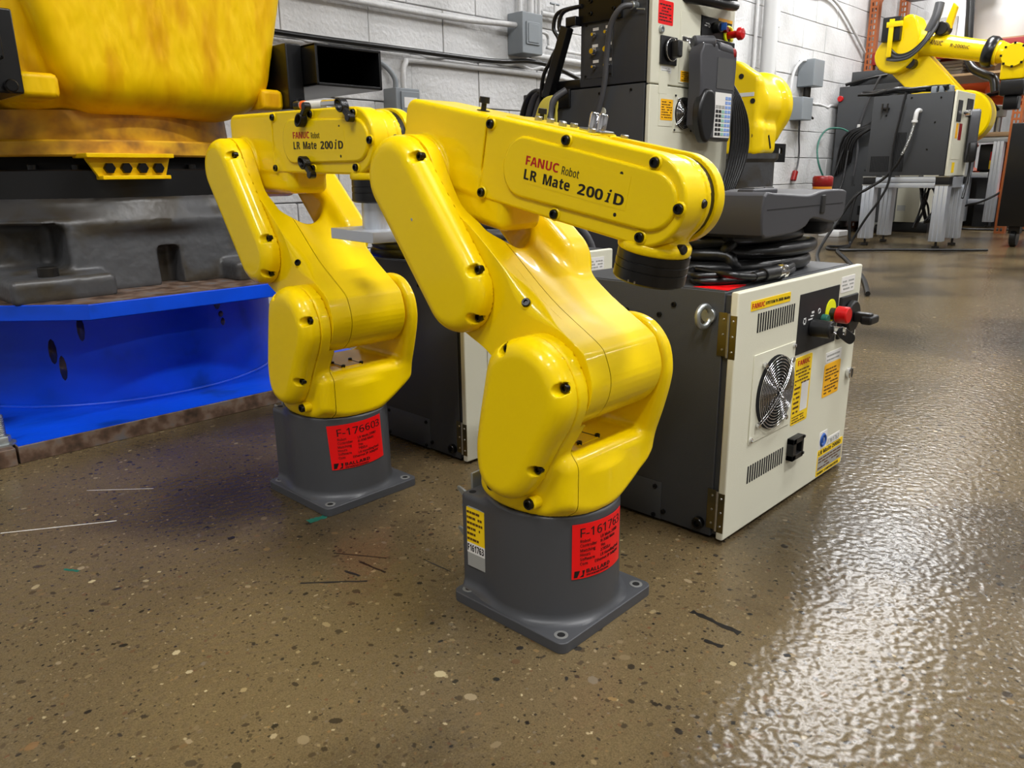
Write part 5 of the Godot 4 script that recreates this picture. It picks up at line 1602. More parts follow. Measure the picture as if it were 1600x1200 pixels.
	tag(put("power_cable", B.new().tube(B.smooth3([Vector3(2.165, 1.062, -1.566), Vector3(2.14, 1.055, -1.59), Vector3(2.135, 1.01, -1.625), Vector3(2.15, 0.93, -1.65), Vector3(2.16, 0.84, -1.665), Vector3(2.165, 0.76, -1.69), Vector3(2.165, 0.66, -1.73), Vector3(2.17, 0.45, -1.78), Vector3(2.17, 0.02, -1.8), Vector3(2.3, 0.012, -2.2)]), 0.0095, 9), M.grey_rubber), "grey power cable dropping down the side of the tall controller from a metal gland", "cable")
	# black frame and the hanging loops beside the cabinet
	var fr := thing("cable_bracket", "black slanting square-tube bracket carrying cable loops left of the tall controller", "bracket", Vector3(2.186, 0, -1.5))
	var bar := B.new()
	bar.x = B.along(Vector3(-0.02, 0.815, -0.42), Vector3(-0.03, 1.03, -0.325))
	bar.box2(Vector3(-0.017, 0, -0.017), Vector3(0.017, 0.235, 0.017), 0.003)
	bar.x = Transform3D()
	put("slant_bar", bar, M.black_paint, fr)
	put("head", B.new().box2(Vector3(-0.035, 1.03, -0.33), Vector3(0.0, 1.06, -0.285), 0.003), M.black_paint, fr)
	put("cross_bar", B.new().box2(Vector3(0.0, 0.835, -0.47), Vector3(0.06, 0.866, -0.29), 0.004), M.black_paint, fr)
	put("side_plate", B.new().box2(Vector3(-0.01, 0.775, -0.44), Vector3(0.0, 0.835, -0.33), 0.002), M.black_paint, fr)
	for q in [[-0.36, "outer"], [-0.335, "inner"]]:
		tag(put("cable_loop", B.new().tube(B.smooth3([Vector3(2.17, 1.09, -1.5 + float(q[0]) + 0.06), Vector3(2.16, 1.08, -1.5 + float(q[0]) - 0.01), Vector3(2.16, 1.035, -1.5 + float(q[0]) - 0.03), Vector3(2.165, 0.99, -1.5 + float(q[0]) - 0.01), Vector3(2.16, 0.93, -1.5 + float(q[0]) - 0.045), Vector3(2.16, 0.85, -1.5 + float(q[0]) - 0.085), Vector3(2.2, 0.6, -1.99)]), 0.007, 8), M.black_rubber), q[1] + " of two thin black cable loops curling behind the black slanting bracket", "cable")
	# three bundles hung at the back of the lower cabinet
	var bx := Vector3(2.17, 0, -1.985)
	for k in 3:
		var kx := [0.0, 0.0, 0.005][k] as float
		tag(put("hanging_cable", B.new().tube(B.smooth3([bx + Vector3(kx, 0.55, -0.07 - 0.012 * k), bx + Vector3(kx, 0.70, -0.075 + 0.025 * k), bx + Vector3(kx, 0.80, -0.045 + 0.03 * k), bx + Vector3(kx, 0.835, 0.0 + 0.025 * k), bx + Vector3(kx, 0.82, 0.05 + 0.012 * k)]), 0.0125, 9), [M.black_rubber, M.pendant_grey, M.grey_rubber][k]), ["outermost black cable", "middle dark grey cable", "inner grey cable"][k] + " of the bundle hanging left of the tall controller", "cable")
	var yg := B.new()
	var rng := RandomNumberGenerator.new()
	rng.seed = 8
	for k in 9:
		var s := k * 0.011
		yg.tube(B.smooth3([bx + Vector3(-0.06 + rng.randf() * 0.02, 0.60, 0.03 + s * 0.4), bx + Vector3(-0.06, 0.73, 0.055 + s * 0.6), bx + Vector3(-0.05, 0.80, 0.085 + s * 0.35), bx + Vector3(-0.03, 0.80, 0.13 - s * 0.1), bx + Vector3(-0.03, 0.70, 0.105 + s * 0.2), bx + Vector3(-0.05, 0.58, 0.06 + s * 0.2)]), 0.0042, 6)
	var yw := put("earth_wire", yg, M.wire_yellow)
	tag(yw, "bundle of yellow and green earth wire hung left of the tall controller", "wire", "", "stuff")
	tag(put("hanging_cable", B.new().tube(B.smooth3([Vector3(2.16, 0.83, -1.83), Vector3(2.13, 0.80, -1.86), Vector3(2.12, 0.75, -1.87), Vector3(2.12, 0.70, -1.85), Vector3(2.13, 0.62, -1.80), Vector3(2.16, 0.4, -1.82), Vector3(2.17, 0.02, -1.8)]), 0.0125, 9), M.grey_rubber), "grey cable curving down right beside the yellow earth wire bundle", "cable")
	tag(put("cable_tie", B.new().box2(Vector3(2.13, 0.69, -1.995), Vector3(2.2, 0.715, -1.91), 0.004), M.black_plastic), "black strap round the hanging cable bundle", "strap")
	# coil on top of the tall cabinet
	tag(put("cable_coil", B.new().tube(B.smooth3([Vector3(2.34, 1.105, -1.52), Vector3(2.42, 1.098, -1.47), Vector3(2.52, 1.094, -1.445), Vector3(2.60, 1.10, -1.45), Vector3(2.64, 1.115, -1.48), Vector3(2.60, 1.13, -1.46), Vector3(2.5, 1.12, -1.44), Vector3(2.40, 1.13, -1.47), Vector3(2.33, 1.15, -1.5), Vector3(2.3, 1.3, -1.52)]), 0.016, 10), M.black_rubber), "black cable loop sagging over the front of the tall controller near its top", "cable")
	# hanging pendant
	var p := thing("teach_pendant", "teach pendant with blue keys hanging on the door of the tall controller", "teach pendant", Vector3(2.361, 0.655, -1.475))
	put("case", B.new().ext(PackedVector2Array([Vector2(0.005, 0.05), Vector2(0.09, 0.005), Vector2(0.21, 0.0), Vector2(0.222, 0.02), Vector2(0.235, 0.25), Vector2(0.235, 0.30), Vector2(0.11, 0.295), Vector2(0.10, 0.31), Vector2(0.02, 0.305), Vector2(0.0, 0.27), Vector2(0.008, 0.18)]), 0.0, 0.05, 0.008, 0.004, 3), M.pendant_grey, p)
	put("hand_strap", B.new().ext(B.smooth2([Vector2(0.008, 0.14), Vector2(0.035, 0.165), Vector2(0.085, 0.15), Vector2(0.09, 0.06), Vector2(0.065, 0.0), Vector2(0.03, -0.005), Vector2(0.005, 0.03), Vector2(-0.008, 0.07), Vector2(-0.006, 0.11)], 3), 0.03, 0.062, 0.012, 0.006, 3), M.black_rubber, p)
	put("screen", B.new().box2(Vector3(0.104, 0.17, 0.05), Vector3(0.216, 0.268, 0.0515)), M.screen_glass, p)
	var kp := put("keypad", B.new().box2(Vector3(0.10, 0.012, 0.05), Vector3(0.208, 0.158, 0.0515)), M.paper, p)
	for r in 9:
		for c in 5:
			if (r > 5 and c < 3) and r != 6:
				continue
			var m: StandardMaterial3D = M.key_blue if c > 2 else (M.black_plastic if r < 6 else M.label_grey)
			if c == 2 and r < 6:
				m = M.key_green
			put("key", B.new().box2(Vector3(0.106 + c * 0.0205, 0.018 + r * 0.0148, 0.0515), Vector3(0.122 + c * 0.0205, 0.028 + r * 0.0148, 0.053), 0.0005), m, kp)
	put("stop_housing", B.new().cyl(Vector3(0.12, 0.30, 0.03), Vector3(0.205, 0.295, 0.03), 0.022, 18, 0.004), M.pendant_grey, p)
	put("stop_button", B.new().cyl(Vector3(0.205, 0.29, 0.025), Vector3(0.23, 0.288, 0.04), 0.02, 20, 0.004), M.dark_red_plastic, p)
	put("hook", B.new().cyl(Vector3(0.02, 0.31, 0.0), Vector3(0.09, 0.312, 0.04), 0.022, 14, 0.006), M.pendant_grey, p)
	# bundle of thin cables down the right of the door
	for k in 7:
		var dx := k * 0.012
		tag(put("pendant_cable", B.new().tube(B.smooth3([Vector3(2.60 + dx * 0.5, 0.86, -1.47), Vector3(2.63 + dx, 0.80, -1.46), Vector3(2.645 + dx * 1.5, 0.72, -1.455), Vector3(2.645 + dx * 1.6, 0.62, -1.455), Vector3(2.62 + dx * 1.3, 0.52, -1.46), Vector3(2.57 + dx * 0.8, 0.42, -1.465)]), 0.0078, 7), M.black_rubber), "thin black cable in the bundle down the right edge of the tall controller", "cable", "pendant cable bundle")

# ---------------------------------------------------------------- what stands farther down the hall
func f_casting(p: Vector3) -> float:
	var plate := rbox(p, Vector3(-0.17, -0.255, -0.17), Vector3(-0.09, 0.24, 0.14), 0.02)
	plate = smax(plate, (p.y + absf(p.z + 0.02) * 0.7 - 0.26) * 0.8, 0.03)
	var drum := slab(Vector2(p.y - 0.01, p.z).length() - 0.165, p.x, -0.12, 0.30, 0.06)
	drum = smin(drum, slab(Vector2(p.y - 0.01, p.z).length() - 0.19, p.x, 0.12, 0.22, 0.03), 0.03)
	var skirt := rbox(p, Vector3(-0.15, -0.255, -0.17), Vector3(0.08, -0.10, 0.16), 0.03)
	var rib := rbox(p, Vector3(-0.05, -0.2, -0.12), Vector3(0.20, -0.08, 0.13), 0.05)
	return smin(smin(plate, drum, 0.05), smin(skirt, rib, 0.05), 0.05)

func leg_profile(o: Node3D, x: float, z: float, w: float, d: float, h: float) -> void:
	var b := B.new().box2(Vector3(x - w / 2 + 0.004, 0.055, z - d / 2 + 0.004), Vector3(x + w / 2 - 0.004, h, z + d / 2 - 0.004))
	for k in 3:
		var z0 := z - d / 2 + d * k / 3.0
		b.box2(Vector3(x - w / 2, 0.055, z0 + 0.003), Vector3(x + w / 2, h, z0 + d / 3.0 - 0.003), 0.002)
	var l := put("leg", b, M.aluminium, o)
	put("levelling_foot", B.new().cyl(Vector3(x, 0.02, z), Vector3(x, 0.06, z), 0.008, 10).cyl(Vector3(x, 0, z), Vector3(x, 0.02, z), 0.026, 16, 0.004), M.dark_steel, l)

func slotted_post(o: Node3D, x: float, z: float, h: float, m: Material) -> void:
	var b := B.new()
	b.box2(Vector3(x - 0.035, 0, z - 0.04), Vector3(x - 0.03, h, z - 0.022)).box2(Vector3(x - 0.035, 0, z + 0.022), Vector3(x - 0.03, h, z + 0.04)).box2(Vector3(x - 0.035, 0, z - 0.006), Vector3(x - 0.03, h, z + 0.006))
	b.box2(Vector3(x - 0.03, 0, z - 0.04), Vector3(x + 0.035, h, z - 0.036)).box2(Vector3(x - 0.03, 0, z + 0.036), Vector3(x + 0.035, h, z + 0.04))
	var y := 0.0
	while y < h:
		b.box2(Vector3(x - 0.0352, y, z - 0.024), Vector3(x - 0.0302, y + 0.018, z + 0.024))
		y += 0.05
	put("post", b, m, o)

func build_far_hall() -> void:
	var c := thing("robot_casting", "bright yellow rounded robot casting on a grey drum pedestal right of the tall controller", "robot part", Vector3(4.235, 0.90, -2.25), 0.05)
	put("casting", surface_of(f_casting, Vector3(-0.22, -0.32, -0.32), Vector3(0.38, 0.36, 0.32), 0.012), M.yellow_paint, c)
	for q: Vector3 in [Vector3(-0.17, 0.02, 0.115), Vector3(-0.17, -0.16, 0.115), Vector3(-0.17, 0.15, 0.04)]:
		node_at(put("bolt_hole", B.new().cyl(Vector3.ZERO, Vector3(0, 0.004, 0), 0.014, 14), M.dark_steel, c), aim(q, Vector3.LEFT))
	for q in [[Vector3(-0.02, -0.19, 0.16), 0.5], [Vector3(0.07, -0.17, 0.135), 0.8]]:
		var s := B.new()
		s.x = Transform3D(Basis(Vector3.BACK, float(q[1])), q[0])
		s.box2(Vector3(-0.007, -0.04, -0.01), Vector3(0.007, 0.04, 0.004), 0.003)
		s.x = Transform3D()
		put("slot", s, M.hollow_black, c)
	put("white_tape", B.new().box2(Vector3(-0.173, 0.045, -0.04), Vector3(-0.168, 0.065, 0.12)), M.white_plastic, c)
	tag(put("pedestal", B.new().lathe([Vector2(0, 0), Vector2(0.24, 0), Vector2(0.24, 0.04), Vector2(0.185, 0.06), Vector2(0.18, 0.60), Vector2(0.2, 0.62), Vector2(0.2, 0.648), Vector2(0, 0.648)], 36), M.cast_grey_paint), "grey drum pedestal under the bright yellow robot casting", "pedestal")
	get_node("pedestal").position = Vector3(4.225, 0, -2.25)
	var bp := CSGBox3D.new()
	bp.name = "steel_plate"
	bp.size = Vector3(0.19, 0.105, 0.014)
	bp.material = M.black_paint
	var hole := CSGCylinder3D.new()
	hole.name = "hole"
	hole.operation = CSGShape3D.OPERATION_SUBTRACTION
	hole.radius = 0.022
	hole.height = 0.1
	hole.sides = 20
	hole.rotation.x = PI / 2
	hole.position = Vector3(0.03, 0.012, 0)
	hole.material = M.black_paint
	bp.add_child(hole)
	add_child(bp)
	bp.position = Vector3(4.475, 0.655, -2.16)
	tag(bp, "black lifting plate with a round hole beside the yellow robot casting", "plate")

	# aluminium stand with its controller
	var st := thing("stand", "aluminium profile stand carrying the dark controller with a vent grille", "stand", Vector3(6.05, 0, -1.64))
	for x: float in [0.045, 0.44]:
		for z: float in [-0.05, -0.545]:
			leg_profile(st, x, z, 0.09, 0.09, 0.44)
			var jt := put("joint", B.new().box2(Vector3(x - 0.04, 0.44, z - 0.045), Vector3(x + 0.04, 0.505, z + 0.045), 0.004), M.black_plastic, st)
			put("bracket", B.new().box2(Vector3(x - 0.044, 0.497, z - 0.048), Vector3(x + 0.044, 0.507, z + 0.048), 0.002).box2(Vector3(x - 0.044, 0.44, z - 0.048), Vector3(x + 0.044, 0.448, z + 0.048), 0.002), M.steel, jt)
	for x: float in [0.015, 0.44]:
		var rl := B.new()
		rl.box2(Vector3(x - 0.012, 0.425, -0.5), Vector3(x + 0.035, 0.46, -0.095), 0.003).box2(Vector3(x - 0.012, 0.463, -0.5), Vector3(x + 0.035, 0.50, -0.095), 0.003)
		put("rail", rl, M.aluminium, st)
	for z: float in [-0.05, -0.545]:
		put("rail", B.new().box2(Vector3(0.09, 0.425, z - 0.03), Vector3(0.395, 0.50, z + 0.03), 0.003), M.aluminium, st)
	var k := thing("robot_controller", "dark grey controller with vent grille on the aluminium stand, cream door to the right", "controller", Vector3(6.05, 0.508, -1.665))
	put("body", B.new().box2(Vector3(0, 0.005, -0.55), Vector3(0.42, 0.555, -0.022), 0.003), M.dark_cabinet_paint, k)
	var kd := put("door", B.new().box2(Vector3(-0.004, 0.0, -0.016), Vector3(0.424, 0.56, 0.0), 0.004), M.ivory_paint, k)
	put("panel", B.new().box2(Vector3(0.04, 0.36, 0), Vector3(0.13, 0.50, 0.006), 0.002), M.black_plastic, kd)
	put("panel", B.new().box2(Vector3(0.24, 0.40, 0), Vector3(0.38, 0.52, 0.006), 0.002), M.black_plastic, kd)
	put("knob", B.new().cyl(Vector3(0.18, 0.42, 0), Vector3(0.18, 0.42, 0.05), 0.02, 14, 0.003), M.chrome, kd)
	put("yellow_label", B.new().box2(Vector3(0.06, 0.25, 0), Vector3(0.11, 0.35, 0.001)), M.orange_label, kd)
	put("red_label", B.new().box2(Vector3(0.13, 0.24, 0), Vector3(0.20, 0.35, 0.001)), M.dark_red_plastic, kd)
	put("yellow_label", B.new().box2(Vector3(0.08, 0.02, 0), Vector3(0.14, 0.09, 0.001)), M.flat_yellow_label, kd)
	put("hatch", B.new().box2(Vector3(0.03, 0.11, 0), Vector3(0.22, 0.22, 0.002), 0.0006), M.ivory_paint, kd)
	for g in [[-0.52, -0.40, 0.03, 0.14, 12], [-0.37, -0.30, 0.03, 0.30, 8]]:
		for i in g[4]:
			var zz := lerpf(g[0], g[1], float(i) / (int(g[4]) - 1))
			put("vent_slot", B.new().box2(Vector3(-0.0015, g[2], zz - 0.0032), Vector3(0.0005, g[3], zz + 0.0032)), M.hollow_black, k)
	for q: Vector2 in [Vector2(0.52, -0.1), Vector2(0.53, -0.29), Vector2(0.53, -0.33), Vector2(0.36, -0.12), Vector2(0.18, -0.15), Vector2(0.42, -0.45)]:
		node_at(put("bolt", bolt_mesh(0.006, 0.004), M.black_screw, k), aim(Vector3(0, q.x, q.y), Vector3.LEFT))
	var hook := B.new()
	hook.box2(Vector3(-0.02, 0.46, -0.485), Vector3(0, 0.475, -0.43), 0.003).cyl(Vector3(-0.02, 0.44, -0.475), Vector3(-0.02, 0.50, -0.475), 0.006, 8).cyl(Vector3(-0.02, 0.44, -0.44), Vector3(-0.02, 0.50, -0.44), 0.006, 8)
	put("hook", hook, M.dark_steel, k)
	put("conduit_elbow", B.new().tube(B.smooth3([Vector3(0, 0.44, -0.225), Vector3(-0.04, 0.44, -0.226), Vector3(-0.055, 0.42, -0.23), Vector3(-0.055, 0.37, -0.235)]), 0.015, 12).cyl(Vector3(-0.055, 0.375, -0.235), Vector3(-0.055, 0.36, -0.236), 0.02, 12, 0.002), M.white_plastic, k)
	var fx := B.new()
	for i in 26:
		fx.ring(Vector3(-0.055, 0.36 - i * 0.0085, -0.236 - 0.00006 * i * i - i * 0.0008), Vector3(0, 1, 0.15), 0.0085, 0.0045, 12, 6)
	put("flexible_conduit", fx, M.steel, k)
	tag(put("floor_cable", B.new().tube(B.smooth3([Vector3(5.995, 0.66, -1.955), Vector3(5.99, 0.58, -1.99), Vector3(5.98, 0.49, -2.06), Vector3(5.94, 0.42, -2.15), Vector3(5.9, 0.36, -2.22), Vector3(5.8, 0.17, -2.3), Vector3(5.3, 0.02, -2.2), Vector3(4.6, 0.012, -1.9), Vector3(3.6, 0.012, -1.45), Vector3(2.6, 0.012, -1.15), Vector3(2.0, 0.012, -1.0)]), 0.011, 8), M.black_rubber), "black cable from the white elbow down behind the stand and along the floor", "cable")
	tag(put("floor_cable", B.new().tube(B.smooth3([Vector3(6.0, 1.07, -1.98), Vector3(5.99, 0.9, -2.0), Vector3(5.985, 0.7, -2.02), Vector3(5.98, 0.48, -2.02), Vector3(5.96, 0.35, -2.06), Vector3(5.93, 0.2, -2.14), Vector3(5.9, 0.06, -2.2), Vector3(5.86, 0.012, -2.22), Vector3(5.7, 0.012, -2.3), Vector3(5.5, 0.012, -2.15), Vector3(5.75, 0.012, -1.85), Vector3(6.0, 0.012, -1.5), Vector3(6.1, 0.012, -1.36)]), 0.009, 8), M.black_rubber), "black cable hanging over the stand controller's grille, looping on the floor", "cable")
	tag(put("floor_cable", B.new().tube(B.smooth3([Vector3(5.92, 0.40, -2.2), Vector3(5.9, 0.34, -2.22), Vector3(5.88, 0.2, -2.23), Vector3(5.88, 0.08, -2.22), Vector3(5.84, 0.012, -2.2), Vector3(5.5, 0.012, -2.15), Vector3(5.0, 0.012, -1.9), Vector3(4.2, 0.012, -1.5), Vector3(3.6, 0.012, -1.25)]), 0.011, 8), M.black_rubber), "black cable at the left leg of the aluminium stand running off along the floor", "cable")
	# cables bunched on the lid
	var rng := RandomNumberGenerator.new()
	rng.seed = 77
	for i in 6:
		var pts := []
		for j in 6:
			pts.append(Vector3(6.1 + rng.randf() * 0.2, 1.085 + rng.randf() * 0.035, -2.35 + j * 0.12))
		tag(put("lid_cable", B.new().tube(B.smooth3(pts, 4), 0.011, 7), M.black_rubber), "black cable lying on top of the stand controller", "cable", "cables on the stand controller")
	for i in 3:
		tag(put("clear_plug", B.new().box2(Vector3(6.12, 1.066, -1.86 + i * 0.05), Vector3(6.18, 1.11, -1.825 + i * 0.05), 0.006), M.wall_box_grey), ["left", "middle", "right"][i] + " small pale plug on the front edge of the stand controller's lid", "plug", "plugs on the stand controller")
	var hp := thing("teach_pendant", "dark teach pendant hanging on the door of the stand controller", "teach pendant", Vector3(6.36, 0.60, -1.63), 0.3)
	put("case", B.new().ext(B.smooth2([Vector2(0, 0.02), Vector2(0.06, 0), Vector2(0.11, 0.04), Vector2(0.13, 0.2), Vector2(0.14, 0.33), Vector2(0.08, 0.36), Vector2(0.01, 0.34), Vector2(-0.005, 0.18)], 3), -0.02, 0.045, 0.012, 0.008, 2), M.pendant_grey, hp)
	put("grip", B.new().box2(Vector3(-0.02, 0.0, -0.01), Vector3(0.06, 0.14, 0.05), 0.018), M.black_rubber, hp)
	put("stop_button", B.new().cyl(Vector3(0.12, 0.35, 0.02), Vector3(0.145, 0.352, 0.03), 0.018, 14, 0.003), M.dark_red_plastic, hp)
	put("cable", B.new().tube(B.smooth3([Vector3(0.03, 0.01, 0.02), Vector3(0.03, -0.08, 0.02), Vector3(0.0, -0.18, 0.01), Vector3(-0.04, -0.25, 0.0)]), 0.009, 7), M.black_rubber, hp)

	# tall dark cabinet against the wall
	var d := thing("dark_cabinet", "tall dark grey cabinet on casters against the wall left of the aluminium stand", "cabinet", Vector3(7.3, 0, -2.98))
	put("body", B.new().box2(Vector3(0, 0.10, 0), Vector3(0.8, 1.27, 0.5), 0.004), M.dark_cabinet_paint, d)
	put("lower_panel", B.new().box2(Vector3(-0.003, 0.11, 0.01), Vector3(0, 0.75, 0.49), 0.001), M.dark_cabinet_paint, d)
	put("handle_slot", B.new().box2(Vector3(-0.004, 0.16, 0.27), Vector3(-0.002, 0.24, 0.44)), M.hollow_black, d)
	for q: Vector3 in [Vector3(0.08, 0.045, 0.06), Vector3(0.08, 0.045, 0.44), Vector3(0.7, 0.045, 0.06), Vector3(0.7, 0.045, 0.44)]:
		var cs := put("caster", B.new().cyl(q - Vector3(0, 0, 0.018), q + Vector3(0, 0, 0.018), 0.045, 18, 0.005), M.black_rubber, d)
		put("caster_fork", B.new().box2(q + Vector3(-0.03, 0.02, -0.03), q + Vector3(0.03, 0.056, 0.03), 0.003), M.zinc, cs)
	put("red_cap", B.new().cyl(Vector3(-0.02, 1.17, 0.02), Vector3(0.02, 1.17, 0.02), 0.025, 14, 0.003), M.red_plastic, d)
	for q in [[Vector2(0.8, 0.35), 0.016], [Vector2(0.55, 0.3), 0.016], [Vector2(0.4, 0.42), 0.016], [Vector2(0.42, 0.22), 0.016]]:
		node_at(put("bolt", bolt_mesh(0.008, 0.004), M.black_screw, d), aim(Vector3(0, q[0].x, q[0].y), Vector3.LEFT))
	put("white_knob", B.new().cyl(Vector3(0, 0.89, 0.455), Vector3(-0.012, 0.89, 0.455), 0.016, 14, 0.002), M.white_plastic, d)
	tag(put("metal_box", B.new().box2(Vector3(7.42, 1.272, -2.93), Vector3(7.9, 1.40, -2.5), 0.004), M.dark_cabinet_paint), "grey box standing on top of the tall dark cabinet behind the yellow arm", "box")
	for i in 7:
		var pts := [Vector3(7.27, 0.5 + 0.02 * i, -2.93 + 0.02 * i), Vector3(7.2 - 0.006 * i, 0.80 + rng.randf() * 0.06, -2.86 + 0.02 * i), Vector3(7.2, 0.93, -2.66 + 0.012 * i), Vector3(7.22, 1.06, -2.52 + 0.016 * i), Vector3(7.3, 1.29, -2.40 + 0.015 * i), Vector3(7.5, 1.34 + 0.01 * i, -2.5 + 0.02 * i), Vector3(7.7, 1.40, -2.6)]
		tag(put("draped_cable", B.new().tube(B.smooth3(pts, 5), 0.012, 7), M.black_rubber), "black cable draped across the face of the tall dark cabinet", "cable", "cables draped on the tall dark cabinet")
	for i in 5:
		var pts := [Vector3(7.3 + 0.1 * i, 1.285, -2.93), Vector3(7.35 + 0.08 * i, 1.33 + 0.012 * i, -2.75), Vector3(7.45, 1.36 + 0.015 * i, -2.6), Vector3(7.6, 1.42 + 0.012 * i, -2.42), Vector3(7.7, 1.46, -2.3)]
		tag(put("draped_cable", B.new().tube(B.smooth3(pts, 5), 0.014, 7), M.black_rubber), "thick black cable lying over the top of the tall dark cabinet", "cable", "cables over the top of the tall dark cabinet")
	tag(put("cable", B.new().tube(B.smooth3([Vector3(7.26, 1.33, -2.62), Vector3(7.24, 1.27, -2.64), Vector3(7.23, 1.1, -2.70), Vector3(7.23, 0.93, -2.745)]), 0.009, 7), M.grey_rubber), "thin grey cable running down to the plug on the tall dark cabinet", "cable")
	var pg := thing("plug", "grey plug hanging against the face of the tall dark cabinet", "plug", Vector3(7.22, 0.83, -2.76))
	put("body", B.new().box2(Vector3(-0.025, 0, -0.05), Vector3(0.025, 0.07, 0.05), 0.012), M.grey_rubber, pg)
	put("neck", B.new().cyl(Vector3(0, 0.07, 0.01), Vector3(0, 0.11, 0.015), 0.013, 12, 0.002), M.white_plastic, pg)
	put("cable", B.new().tube(B.smooth3([Vector3(0, 0.0, 0.01), Vector3(0, -0.12, 0.025), Vector3(0, -0.26, 0.02), Vector3(0, -0.33, 0.01)]), 0.010, 7), M.grey_rubber, pg)
	tag(put("green_wire", B.new().tube(B.smooth3([Vector3(7.22, 0.86, -2.80), Vector3(7.18, 0.91, -2.88), Vector3(7.1, 0.90, -2.98), Vector3(6.95, 0.78, -2.98), Vector3(6.85, 0.62, -2.92), Vector3(6.9, 0.45, -2.86), Vector3(6.95, 0.36, -2.84), Vector3(7.0, 0.1, -2.86), Vector3(7.0, 0.01, -2.86)]), 0.008, 7), M.wire_green), "green wire looping from the plug down along the wall by the dark cabinet", "wire")
	for i in 2:
		tag(put("cable", B.new().tube(B.smooth3([Vector3(7.22, 0.84, -2.82 + 0.03 * i), Vector3(7.2, 0.7, -2.86 + 0.05 * i), Vector3(7.12, 0.45, -2.9 + 0.10 * i), Vector3(7.05, 0.3, -2.92 + 0.1 * i), Vector3(7.0, 0.02, -2.9 + 0.1 * i)]), 0.009, 7), M.black_rubber), ["black cable falling straight beside the green wire", "black cable slanting down the front of the dark cabinet below the plug"][i], "cable")
	tag(put("white_pad", B.new().box2(Vector3(6.7, 0, -2.8), Vector3(6.9, 0.05, -2.62), 0.008), M.white_sheet), "low white block on the floor at the foot of the dark cabinet", "block")

	# cream cabinet, tangle and blue barrel seen under the stand
	var wc := thing("cream_cabinet", "cream cabinet door seen between the legs of the aluminium stand", "cabinet", Vector3(7.6, 0.09, -2.5))
	put("door", B.new().box2(Vector3(0, 0, 0), Vector3(0.5, 0.9, 0.22), 0.006), M.ivory_paint, wc)
	put("label", B.new().box2(Vector3(-0.001, 0.10, 0.03), Vector3(0, 0.15, 0.1)), M.label_grey, wc)
	put("base", B.new().box2(Vector3(0.02, -0.09, -0.1), Vector3(0.48, 0.0, 0.3), 0.004), M.black_plastic, wc)
	for i in 9:
		var pts := []
		for j in 8:
			pts.append(Vector3(7.3 + rng.randf() * 0.15, lerpf(0.5, 0.06, absf(j - 3.5) / 3.5 if i % 2 else 1.0 - absf(j - 3.5) / 3.5), -2.23 + 0.028 * j * rng.randf_range(0.8, 1.1)))
		tag(put("tangled_cable", B.new().tube(B.smooth3(pts, 5), 0.009, 6), M.black_rubber), "black cable in the tangle hanging between the legs of the stand", "cable", "tangled cables under the stand")
	tag(put("blue_barrel", B.new().lathe([Vector2(0, 0), Vector2(0.14, 0), Vector2(0.15, 0.02), Vector2(0.15, 0.26), Vector2(0.14, 0.28), Vector2(0.14, 0.31), Vector2(0, 0.31)], 28), M.barrel_blue), "blue barrel on the floor seen between the legs of the aluminium stand", "barrel")
	get_node("blue_barrel").position = Vector3(8.1, 0.05, -2.33)
	tag(put("skid", B.new().box2(Vector3(7.9, 0, -2.6), Vector3(8.3, 0.05, -2.1), 0.004), M.dark_steel), "dark skid on the floor under the blue barrel", "skid")

	build_far_arm()
	build_rack()
	build_far_bench()
	# black tool chest at the right edge
	var tc := thing("tool_chest", "black tool chest on casters cut off by the right edge of the picture", "tool chest", Vector3(6.52, 0, -1.42))
	put("body", B.new().box2(Vector3(0, 0.15, 0), Vector3(0.9, 0.86, 0.62), 0.006), M.black_paint, tc)
	for q: Vector3 in [Vector3(0.1, 0.065, 0.10), Vector3(0.1, 0.065, 0.52), Vector3(0.8, 0.065, 0.10), Vector3(0.8, 0.065, 0.52)]:
		var cs := put("caster", B.new().cyl(q - Vector3(0, 0, 0.022), q + Vector3(0, 0, 0.022), 0.065, 20, 0.008), M.black_rubber, tc)
		put("caster_fork", B.new().box2(q + Vector3(-0.04, 0.03, -0.036), q + Vector3(0.04, 0.088, 0.036), 0.004), M.dark_steel, cs)

